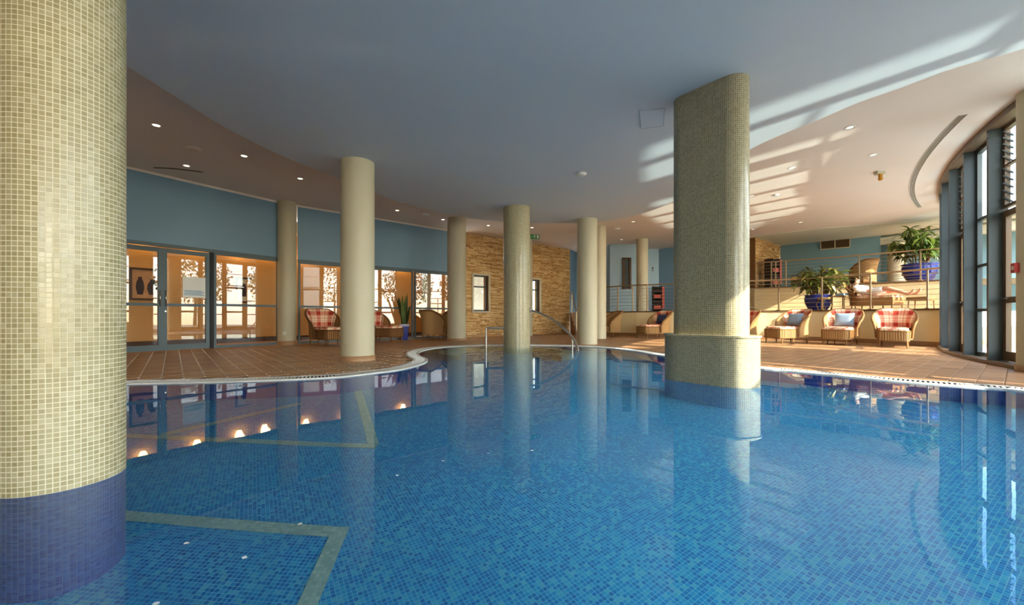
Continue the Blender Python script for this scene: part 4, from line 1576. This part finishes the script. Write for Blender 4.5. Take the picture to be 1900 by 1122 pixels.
# ================================================================== PLANTS
def leaf_mesh(name, L, W, droop, mat, fold=.25):
    m = MB()
    vs, fs = [], []
    n = 5
    for i in range(n + 1):
        t = i / n
        w = W * sin(pi * min(1, t * .92 + .06)) ** .8
        z = -droop * t * t * L
        y = L * t * (1 - .12 * droop * t)
        vs += [(-w / 2, y, z + fold * w / 2), (0, y, z), (w / 2, y, z + fold * w / 2)]
    for i in range(n):
        a = i * 3
        fs += [(a, a + 1, a + 4, a + 3), (a + 1, a + 2, a + 5, a + 4)]
    m.faces(vs, fs, True)
    me = m.mesh(name)
    me.materials.append(mat)
    return me
LA = leaf_mesh('leaf', .32, .075, .55, LEAF)
LO = leaf_mesh('leaf', .28, .075, .65, LEAFO)
def planter_plant(x, y, z, label_pot, label, pot_r, pot_h, spread, height, nst, nleaf, leafs, seed):
    rnd = random.Random(seed)
    pot = empty('blue_planter', (x, y, z))
    tag(pot, label_pot, 'planter')
    MB().lathe([(pot_r * .58, 0), (pot_r * .80, pot_h * .22), (pot_r * .97, pot_h * .55), (pot_r, pot_h * .80), (pot_r * .93, pot_h * .92), (pot_r * 1.04, pot_h * .96), (pot_r * 1.04, pot_h), (pot_r * .92, pot_h), (pot_r * .9, pot_h * .85)], 36, cap=False).build('bowl', BLUEPOT, pot)
    m = MB()
    for q in (.45, .66):
        m.lathe([(pot_r * (.92 + .10 * q), pot_h * q - .008), (pot_r * (.95 + .10 * q), pot_h * q), (pot_r * (.93 + .10 * q), pot_h * q + .008)], 36, cap=False)
    m.build('ridge', BLUEPOT, pot)
    MB().lathe([(.0001, pot_h * .90), (pot_r * .91, pot_h * .88)], 24, cap=False).build('soil', SOIL, pot)
    root = empty('potted_plant', (x, y, z + pot_h * .88))
    tag(root, label, 'plant')
    k = 0
    for s_ in range(nst):
        a = s_ * 2.4 + rnd.uniform(-.3, .3)
        rr = spread * rnd.uniform(.25, 1.0)
        hh = height * rnd.uniform(.55, 1.0) * (1 - .35 * (rr / spread) ** 2)
        base_ = Vector((pot_r * .35 * cos(a), pot_r * .35 * sin(a), 0))
        tip = Vector((rr * cos(a), rr * sin(a), hh * .86))
        midp = base_.lerp(tip, .5) + Vector((0, 0, hh * .12))
        pts = [base_, midp, tip]
        MB().tube(pts, [.014, .010, .005], 6).build('stem', TRUNK, root)
        for q in range(nleaf):
            t = rnd.uniform(.35, 1.0) if q > 4 else 1.0
            p = base_.lerp(midp, t * 2) if t < .5 else midp.lerp(tip, (t - .5) * 2)
            o = link('leaf', leafs[k % len(leafs)], root, p)
            el = rnd.uniform(-.5, .9)
            o.rotation_euler = (el, rnd.uniform(-.4, .4), rnd.uniform(0, 2 * pi))
            sc = rnd.uniform(.75, 1.25)
            o.scale = (sc, sc, sc)
            k += 1
    return root
planter_plant(9.75, 13.22, T1, 'round cobalt blue planter on the lower terrace above the plaid chaises', 'bushy olive green plant with drooping leaves in the blue planter over the plaid chaises', .37, .50, .80, 1.20, 26, 20, [LA, LO, LO], 4)
planter_plant(12.55, 12.78, T2, 'round cobalt blue planter on the upper terrace beside the facade', 'tall bright green leafy plant in the upper terrace planter beside the facade', .42, .56, .78, 1.5, 24, 20, [LA], 9)

# snake plant in a tapered blue pot by the glazing
sx, sy = -3.38, 13.02
sp = empty('blue_pot', (sx, sy, DECK))
tag(sp, 'tall tapered blue square pot holding the snake plant at the glazing', 'pot')
m = MB()
for z0, z1, w0, w1 in ((0, .47, .20, .28), (.43, .50, .31, .31)):
    m.box((0, 0, (z0 + z1) / 2), (w0, w0, z1 - z0), .3, top_scale=w1 / w0)
m.build('pot_body', BLUEPOT, sp)
MB().box((0, 0, .49), (.25, .25, .03), .3).build('soil', SOIL, sp)
sn = empty('snake_plant', (sx, sy, DECK + .5))
tag(sn, 'snake plant with tall dark upright blades before the glazing', 'plant')
rnd = random.Random(5)
for k in range(13):
    a = k * 2.4
    Lh = rnd.uniform(.55, 1.0)
    lean = rnd.uniform(.05, .34)
    m = MB()
    vs, fs = [], []
    for i in range(8):
        t = i / 7
        w = .07 * (1 - t) ** .45 * (.55 + .9 * min(t * 2.5, .5))
        r = .05 + lean * t ** 1.4
        wob = .02 * sin(t * 5 + k)
        c = Vector((r * cos(a) + wob * -sin(a), r * sin(a) + wob * cos(a), Lh * t))
        sd = Vector((-sin(a + .4), cos(a + .4), 0)) * max(w, .002)
        up = Vector((cos(a), sin(a), 0)) * .012
        vs += [c - sd + up, c, c + sd + up]
    for i in range(7):
        q = i * 3
        fs += [(q, q + 1, q + 4, q + 3), (q + 1, q + 2, q + 5, q + 4)]
    m.faces(vs, fs, True)
    m.build('blade', LEAFS, sn)

# ================================================================== CORRIDOR CONTENTS
cw = [Vector(p) for p in CORR]
def corr_hit(px, i):
    return Vector(hit(px, cw[i], cw[i + 1]))
def picture(px0, px1, i, z0, z1, label, art, shapes):
    a, b2 = corr_hit(px0, i), corr_hit(px1, i)
    c = (a + b2) / 2
    v = b2 - a
    root = empty('framed_picture', (c.x, c.y, (z0 + z1) / 2), atan2(v.y, v.x))
    tag(root, label, 'picture')
    w, hgt = v.length, z1 - z0
    m = MB()
    for s_ in (-1, 1):
        m.box((s_ * (w / 2 - .025), -.03, 0), (.05, .04, hgt)); m.box((0, -.03, s_ * (hgt / 2 - .025)), (w - .1, .04, .05))
    m.build('frame', FRAMEW, root)
    MB().box((0, -.02, 0), (w - .08, .012, hgt - .08)).build('canvas', art, root)
    for c_, sz in shapes:
        m = MB(); m.lathe([(.0001, -.5), (.32, -.5), (.5, -.1), (.42, .2), (.2, .42), (.26, .5), (.0001, .5)], 16)
        o = m.build('painted_shape', ARTDK, root, (c_[0] * w, -.026, c_[1] * hgt))
        o.scale = (sz[0] * w, .006, sz[1] * hgt)
    return root
picture(239, 300, 1, 1.15, 1.95, 'framed painting of dark vase shapes seen through the corridor door', ARTBG, [((-.18, -.05), (.26, .55)), ((.2, -.08), (.34, .48))])
picture(496, 516, 1, 1.15, 1.90, 'narrow-looking framed print on the ochre corridor wall beside the column', ARTPALE, [])
picture(436, 468, 1, 1.15, 1.90, 'framed print on the ochre corridor wall, middle of the glazed panel', ARTPALE, [((0, 0), (.4, .5))])
k = 0
for px, i, lab in ((262, 1, 'lit wall sconce in the corridor over the vase painting'), (362, 1, 'lit wall sconce in the corridor behind the right door leaf'), (440, 1, 'lit wall sconce in the corridor above the middle print'),
                   (487, 1, 'lit wall sconce in the corridor left of the wall column'), (566, 3, 'lit wall sconce in the corridor right of the wall column'), (640, 3, 'lit wall sconce hidden behind the thick deck column'), (745, 3, 'lit wall sconce in the corridor behind the snake plant')):
    p = corr_hit(px, i)
    v = (cw[i + 1] - cw[i]).normalized()
    root = empty('wall_sconce', (p.x, p.y, 2.66), atan2(v.y, v.x))
    tag(root, lab, 'wall lamp', 'corridor wall sconces')
    MB().lathe([(.06, -.10), (.10, .04), (.11, .10)], 16, (0, -.12, 0), cap=True).build('shade', SCONCE, root)
    MB().box((0, -.03, -.04), (.05, .10, .03)).build('bracket', STEEL, root)
    l = bpy.data.lights.new('sconce_light', 'POINT')
    l.energy = 2
    l.color = (1, .62, .28)
    l.shadow_soft_size = .08
    lo = bpy.data.objects.new('sconce_light', l)
    COL.objects.link(lo)
    n_ = Vector((v.y, -v.x))
    lo.location = (p.x + n_.x * .28, p.y + n_.y * .28, 2.72)
    k += 1
for (i, t) in ((1, .3), (1, .75), (3, .3), (3, .8)):  # area lamps added to light the corridor warmly, without fittings
    p = cw[i].lerp(cw[i + 1], t)
    v = (cw[i + 1] - cw[i]).normalized()
    l = bpy.data.lights.new('corridor_fill_light', 'AREA')
    l.energy = 5
    l.color = (1, .72, .42)
    l.size = .5
    lo = bpy.data.objects.new('corridor_fill_light', l)
    COL.objects.link(lo)
    lo.location = (p.x + v.y * 1.0, p.y - v.x * 1.0, 3.26)

# manual call point and exit devices at the right-hand door
A = Vector(arc(150.9, 18.02))
cpnt = tag(MB().box((0, 0, 0), (.05, .10, .13), radians(148)).build('call_point', REDP), 'red call point beside the glass door at the right edge', 'call point')
cpnt.location = (6.794, 5.604, zat(497, 5.6))
b_ = MB(); b_.box((-.028, 0, 0), (.012, .05, .05), radians(151)); b_.build('press_plate', WHITE, cpnt)
# slim art window on the pale blue wall
y_ = 17.2
aw = empty('slim_window', ((pix(1155, y_) + pix(1171, y_)) / 2, y_, (zat(478, y_) + zat(536, y_)) / 2))
tag(aw, 'slim wood-framed window in the pale blue terrace wall', 'window')
w_, h_ = pix(1171, y_) - pix(1155, y_), zat(478, y_) - zat(536, y_)
m = MB()
for s_ in (-1, 1):
    m.box((s_ * (w_ / 2 - .04), 0, 0), (.08, .08, h_)); m.box((0, 0, s_ * (h_ / 2 - .03)), (w_, .08, .06))
m.box((0, 0, h_ * .12), (w_, .06, .05)); m.build('frame', BROWN, aw)
MB().box((0, .01, 0), (w_ - .1, .01, h_ - .08)).build('pane', SLATE, aw)
p_ = tag(MB().box((0, 0, 0), (.05, .02, .16)).build('light_switch', BLACK), 'small dark switch plate on the pale blue wall right of the terrace column', 'switch')
p_.location = (pix(1211, 18.43), 18.43, zat(499, 18.43))
MB().box((0, -.012, -.02), (.03, .01, .05)).build('rocker', WHITE, p_)
so2 = tag(MB().box((0, 0, 0), (.08, .02, .08)).build('wall_socket', WHITE), 'small white socket low on the cream column in the left glazing', 'socket')
so2.location = (-5.92 + .06, 10.92 - .232, zat(618, 10.7))
MB().lathe([(.025, 0), (.02, .008)], 12).build('socket_face', CREAM, so2).rotation_euler = (pi / 2, 0, 0)

# ================================================================== SUNBATHER ON A CHAISE
ux = Vector((.40, -.917)).normalized()                     # along the body, head to feet
ch = empty('wicker_chaise', (10.60, 12.05, T1), atan2(ux.y, ux.x))
tag(ch, 'wicker chaise longue on the lower terrace carrying the sunbather', 'chaise')
def plan(w, x0, x1): return [(x0, -w), (x1, -w), (x1 + .04, -w * .6), (x1 + .04, w * .6), (x1, w), (x0, w)]
m = MB(); P_ = plan(.30, -.42, .50); m.strip(P_, .15, .36, True); m.poly(P_, .36); m.poly(P_, .15, flip=True); m.build('seat_base', WICKERD, ch)
m = MB()
for s_ in (0, 1):
    vs, uvs, fs = [], [], []
    for i in range(17):
        a = radians(90 + 180 * i / 16)
        cx_, cy_ = -.34 + .30 * cos(a), .36 * sin(a)
        H = .76 - .22 * abs(sin(a)) ** 2.5
        for j in range(6):
            t = j / 5
            fl = .10 * t * t - .03 * s_
            vs.append((cx_ + cos(a) * fl, cy_ + sin(a) * fl, .15 + (H - .15) * t)); uvs.append((a * .4, t * .6))
    for i in range(16):
        for j in range(5):
            q = i * 6 + j
            f = (q, q + 1, q + 7, q + 6)
            fs.append(f if s_ == 0 else f[::-1])
    m.faces(vs, fs, True, uvs)
m.build('backrest', WICKERD, ch)
rp = []
for i in range(17):
    a = radians(90 + 180 * i / 16)
    rp.append((-.34 + .39 * cos(a), .45 * sin(a), .76 - .22 * abs(sin(a)) ** 2.5))
MB().tube(rp, .03, 8).build('rolled_rim', WICKERD, ch)
for lx in (-.5, .02, .46):
    for ly in (-.26, .26):
        MB().tube([(lx, ly, .16), (lx * 1.02, ly * 1.05, 0)], .018, 8).build('leg', WICKER, ch)
m = MB(); P_ = plan(.27, -.38, .47); m.strip(P_, .36, .42, True); m.poly(P_, .42); m.build('seat_pad', PLAID, ch)
m = MB()
vs, fs, uvs = [], [], []
for i in range(9):
    a = radians(130 + 100 * i / 8)
    for j in range(5):
        t = j / 4
        vs.append((-.34 + (.22 + .06 * t) * cos(a), (.30 + .04 * t) * sin(a), .42 + .36 * t)); uvs.append((a * .4, t * .4))
for i in range(8):
    for j in range(4):
        q = i * 5 + j
        fs.append((q, q + 1, q + 6, q + 5)); fs.append((q + 5, q + 6, q + 1, q))
m.faces(vs, fs, True, uvs); m.build('back_pad', PLAID, ch)
fs_ = empty('footstool', (10.60 + ux.x * .98, 12.05 + ux.y * .98, T1), atan2(ux.y, ux.x))
tag(fs_, 'low wicker footstool under the calves of the sunbather', 'footstool')
MB().chamfer_box((0, 0, .30), (.46, .42, .10), 0, .02).build('seat', WICKER, fs_)
for lx in (-.19, .19):
    for ly in (-.17, .17):
        MB().tube([(lx, ly, .26), (lx * 1.06, ly * 1.06, 0)], .014, 8).build('leg', WICKER, fs_)

def skin_body(name, joints, edges, mat, parent, levels=2, root=0):
    """one continuous surface grown over a skeleton"""
    me = bpy.data.meshes.new(name)
    me.from_pydata([j[:3] for j in joints], edges, [])
    o = bpy.data.objects.new(name, me)
    COL.objects.link(o)
    o.parent = parent
    bm = bmesh.new(); bm.from_mesh(me)
    ly = bm.verts.layers.skin.verify()
    bm.verts.ensure_lookup_table()
    for v, j in zip(bm.verts, joints):
        r = j[3]
        v[ly].radius = r if isinstance(r, tuple) else (r, r)
        v[ly].use_root = (v.index == root)
    bm.to_mesh(me); bm.free()
    md = o.modifiers.new('skin', 'SKIN'); md.use_smooth_shade = True
    sd = o.modifiers.new('sub', 'SUBSURF'); sd.levels = sd.render_levels = levels
    dg = bpy.context.evaluated_depsgraph_get()
    me2 = bpy.data.meshes.new_from_object(o.evaluated_get(dg))
    o.modifiers.clear()
    o.data = me2
    me2.name = name
    me2.materials.clear(); me2.materials.append(mat)
    for p in me2.polygons: p.use_smooth = True
    return o
pr = empty('person', (10.60, 12.05, T1), atan2(ux.y, ux.x))
tag(pr, 'person with dark hair lounging in a white robe, legs stretched to the right', 'person')
J = [(-.18, 0, .50, (.155, .12)),      # 0 pelvis
     (-.29, 0, .57, (.14, .10)), (-.41, 0, .66, (.16, .10)), (-.49, 0, .72, (.11, .08)),   # spine, chest, neck base
     (-.52, 0, .76, .05), (-.54, 0, .80, .055),       # neck
     # right (near) leg, knee raised
     (-.10, -.10, .50, .095), (.30, -.13, .62, .07), (.68, -.12, .47, .052), (.78, -.12, .43, .04), (.86, -.12, .50, .034), (.89, -.12, .57, .022),
     # left leg, stretched
     (-.10, .10, .50, .095), (.34, .10, .57, .068), (.74, .09, .47, .05), (.84, .09, .44, .038), (.92, .09, .52, .034), (.94, .09, .59, .022),
     # arms resting on the lap
     (-.45, -.19, .69, .058), (-.32, -.27, .55, .045), (-.09, -.19, .57, .034), (-.02, -.14, .58, .03),
     (-.45, .19, .69, .058), (-.32, .27, .55, .045), (-.09, .19, .57, .034), (-.02, .13, .58, .03)]
E_ = [(0, 1), (1, 2), (2, 3), (3, 4), (4, 5), (0, 6), (6, 7), (7, 8), (8, 9), (9, 10), (10, 11), (0, 12), (12, 13), (13, 14), (14, 15), (15, 16), (16, 17), (2, 18), (18, 19), (19, 20), (20, 21), (2, 22), (22, 23), (23, 24), (24, 25)]
skin_body('body', J, E_, SKIN, pr)
# fingers
for s_ in (-1, 1):
    for f, (dy, Lf) in enumerate(((-.022, .060), (-.008, .070), (.008, .066), (.022, .052))):
        b0 = Vector((-.005, s_ * .135 + dy, .585))
        skin_body('finger', [(*b0, .010), (*(b0 + Vector((Lf * .6, 0, .004))), .009), (*(b0 + Vector((Lf, 0, -.012))), .0075)], [(0, 1), (1, 2)], SKIN, pr, 1)
    b0 = Vector((-.03, s_ * .135 - s_ * .025, .59))
    skin_body('thumb', [(*b0, .011), (*(b0 + Vector((.025, -s_ * .018, .006))), .0095), (*(b0 + Vector((.05, -s_ * .02, 0))), .008)], [(0, 1), (1, 2)], SKIN, pr, 1)
# head: shaped ellipsoid with nose, brow, chin, looking along the body
hd = MB()
N, Mr = 22, 16
vs, fs = [], []
for i in range(Mr + 1):
    ph_ = pi * i / Mr
    for k in range(N):
        a = 2 * pi * k / N
        x, y, z = sin(ph_) * cos(a), sin(ph_) * sin(a), cos(ph_)
        rx, ry, rz_ = .098, .076, .118
        jaw = 1 - .22 * max(0, -z) ** 1.5
        px_, py_, pz_ = x * rx * (jaw if x < 0 else 1 - .08 * max(0, -z)), y * ry * jaw, z * rz_
        front_ = max(0, x)
        nose = math.exp(-((y / .16) ** 2) - ((z + .12) / .22) ** 2) * front_ ** 4
        px_ += .030 * nose
        eye_ = (math.exp(-(((y - .38) / .2) ** 2)) + math.exp(-(((y + .38) / .2) ** 2))) * math.exp(-((z - .06) / .13) ** 2) * front_ ** 2
        px_ -= .012 * eye_
        vs.append((px_, py_, pz_))
for i in range(Mr):
    for k in range(N):
        j = (k + 1) % N
        fs.append((i * N + k, (i + 1) * N + k, (i + 1) * N + j, i * N + j))
hd.faces(vs, fs, True)
head_ = hd.build('head', SKIN, pr, (-.55, 0, .875))
head_.rotation_euler = (0, radians(-28), 0)
for s_ in (-1, 1):
    MB().lathe([(.0001, -.012), (.010, -.007), (.012, 0), (.010, .007), (.0001, .012)], 10, (.082, s_ * .030, .010)).build('eye', ROBED, head_)
    e = MB(); e.lathe([(.0001, -.028), (.016, -.02), (.02, 0), (.016, .02), (.0001, .028)], 10, (-.005, s_ * .078, -.005), squash=(1, .5)); e.build('ear', SKIN, head_)
mo = MB(); mo.box((.092, 0, -.062), (.008, .044, .009)); mo.build('mouth', CORAL, head_)
hr_ = MB()
vs, fs = [], []
for i in range(10):
    ph_ = pi * .62 * i / 9
    for k in range(N):
        a = 2 * pi * k / N
        lim = 1.0 if cos(a) < .35 else max(0.0, 1 - (cos(a) - .35) * .9)
        p2 = ph_ * lim
        vs.append((sin(p2) * cos(a) * .112 - .006, sin(p2) * sin(a) * .09, cos(p2) * .134))
for i in range(9):
    for k in range(N):
        j = (k + 1) % N
        fs.append((i * N + k, (i + 1) * N + k, (i + 1) * N + j, i * N + j))
hr_.faces(vs, fs, True); hr_.build('hair', HAIR, head_)
# robe over torso, arms and thighs
RJ = [(-.17, 0, .50, (.19, .15)), (-.29, 0, .57, (.18, .13)), (-.41, 0, .66, (.19, .125)), (-.48, 0, .715, (.12, .09)),
      (-.02, -.10, .53, .125), (.24, -.125, .60, .105), (-.02, .10, .52, .125), (.24, .105, .57, .10),
      (-.45, -.20, .685, .075), (-.33, -.275, .56, .064), (-.14, -.215, .56, .06), (-.45, .20, .685, .075), (-.33, .275, .56, .064), (-.14, .215, .56, .06)]
skin_body('robe', RJ, [(0, 1), (1, 2), (2, 3), (0, 4), (4, 5), (0, 6), (6, 7), (2, 8), (8, 9), (9, 10), (2, 11), (11, 12), (12, 13)], ROBE, pr)
bt = MB(); bt.lathe([(.20, -.025), (.215, 0), (.20, .025)], 20, (0, 0, 0), cap=False, squash=(.78, 1)); bo = bt.build('robe_belt', ROBE, pr, (-.23, 0, .535)); bo.rotation_euler = (0, -.95, 0)

# ================================================================== OUTDOORS
og = MB()
aa = list(range(202, 116, -3))
i_, o_ = [arc(a, 17.6) for a in aa], [arc(a, 17.3) for a in aa]
for k in range(len(aa) - 1):
    og.quad([(*o_[k], -.06), (*o_[k + 1], -.06), (*i_[k + 1], -.06), (*i_[k], -.06)])
og.strip(o_, -.4, -.06)
struct(og.build('outdoor_paving', PAVE))
ow = MB()
i_, o_ = [arc(a, 17.35) for a in aa], [arc(a, 13.4) for a in aa]
for k in range(len(aa) - 1):
    ow.quad([(*o_[k], -.2), (*o_[k + 1], -.2), (*i_[k + 1], -.2), (*i_[k], -.2)])
struct(ow.build('outdoor_water', OUTWATER))
# unseen paving added over the outdoor pool to block part of the glint
pv_ = [arc(a, 17.5) for a in range(202, 171, -1)]
def clipq(pts, qmax):
    out_ = []
    for i in range(len(pts)):
        a_, b2 = Vector(pts[i]), Vector(pts[(i + 1) % len(pts)])
        qa, qb = a_.dot(SQ2), b2.dot(SQ2)
        if qa <= qmax: out_.append((a_.x, a_.y))
        if (qa <= qmax) != (qb <= qmax):
            t = (qmax - qa) / (qb - qa)
            p_ = a_.lerp(b2, t)
            out_.append((p_.x, p_.y))
    return out_
SQ2 = Vector((.773, .634))
ring_ = [arc(a, 17.5) for a in range(202, 118, -1)] + [arc(a, 13.3) for a in range(118, 203, 1)]
near_ = clipq(ring_, 5.30)
struct(MB().prism(near_ if sum(near_[i][0] * near_[(i + 1) % len(near_)][1] - near_[(i + 1) % len(near_)][0] * near_[i][1] for i in range(len(near_))) > 0 else near_[::-1], -1.4, -.1).build('glint_blocker_near', PAVE))
# unseen strip added across the outdoor pool to cut a band from the glint
strip_ = [arc(a, 17.5) for a in range(160, 140, -1)]
cut_ = [q_ for q_ in clipq(ring_, 8.1)]
far_ = [( -x_, -y_) for x_, y_ in clipq([(-x_, -y_) for x_, y_ in cut_], -7.0)]
struct(MB().prism(far_ if sum(far_[i][0] * far_[(i + 1) % len(far_)][1] - far_[(i + 1) % len(far_)][0] * far_[i][1] for i in range(len(far_))) > 0 else far_[::-1], -1.4, -.1).build('glint_blocker_far', PAVE))
struct(MB().poly([arc(a, 13.45) for a in range(0, 360, 6)], -.12).build('outdoor_bounce_ground', PAVE))  # ground added to bounce sunlight up onto the ceilings
# unseen wall added outside to keep direct sun off the deck by the facade
def block(name, A, B, thick, z0, z1, label):
    A, B = Vector(A), Vector(B)
    v = B - A
    o = MB().box(((A.x + B.x) / 2, (A.y + B.y) / 2, (z0 + z1) / 2), (v.length, thick, z1 - z0), atan2(v.y, v.x)).build(name, EXTW)
    struct(o)
    m = MB(); m.box(((A.x + B.x) / 2, (A.y + B.y) / 2, z1 + .06), (v.length + .1, thick + .12, .12), atan2(v.y, v.x)); m.build('coping', PALEC, o)
    return o
SP_, SQ_ = Vector((.634, -.773)), Vector((.773, .634))
def sq(t, q): return SP_ * t + SQ_ * q             # point from along-sun and across-sun distances
def blocker(q0, q1, t, z1, z0=-1.4):
    A, B = sq(t, q0), sq(t, q1)
    return block('wall_sun_blocker', (A.x, A.y), (B.x, B.y), .4, z0, z1, '')
blocker(6.9, 10.8, 9.0, 7.5)
# trees
def tree(x, y, z, hgt, rad, label, seed):
    rnd = random.Random(seed)
    t = empty('garden_tree', (x, y, z))
    tag(t, label, 'tree', 'garden trees beyond the facade')
    MB().tube([(0, 0, 0), (.1, .05, hgt * .35), (-.05, .1, hgt * .7)], [.16, .12, .06], 8).build('trunk', TRUNK, t)
    m = MB()
    for k in range(1500):
        a, b2 = rnd.uniform(0, 2 * pi), rnd.uniform(-1, 1)
        r = rad * rnd.uniform(.35, 1) ** .6
        c = Vector((r * cos(a) * sqrt(1 - b2 * b2), r * sin(a) * sqrt(1 - b2 * b2), hgt * .72 + r * b2 * .75))
        R = Matrix.Rotation(rnd.uniform(0, 6.3), 3, 'Z') @ Matrix.Rotation(rnd.uniform(0, 3.1), 3, 'X')
        s_ = rnd.uniform(.07, .15)
        m.quad([R @ Vector(v) * s_ + c for v in ((-.5, -1, 0), (.5, -1, 0), (.7, .2, .1), (0, 1.2, 0), (-.7, .2, .1))])
    tag(m.build('crown', LEAFT, t), kind='stuff')
for i, (x, y, hgt, rad) in enumerate(((24, 9, 6.5, 2.6), (27, 2, 7, 3.0), (22, 15, 6, 2.4), (30, -8, 8, 3.2), (33, 8, 7.5, 3.2))):
    tree(x, y, -1.0, hgt, rad, 'leafy garden tree beyond the facade, number %s counting along the terrace' % ('one', 'two', 'three', 'four', 'five')[i], 20 + i)
gd = MB().poly([(14, -80), (110, -80), (110, 90), (14, 90)], -1.4)
struct(gd.build('ground_garden', paint('dry_grass', sr(120, 120, 70), 0.95, 0.3, 0.6)))
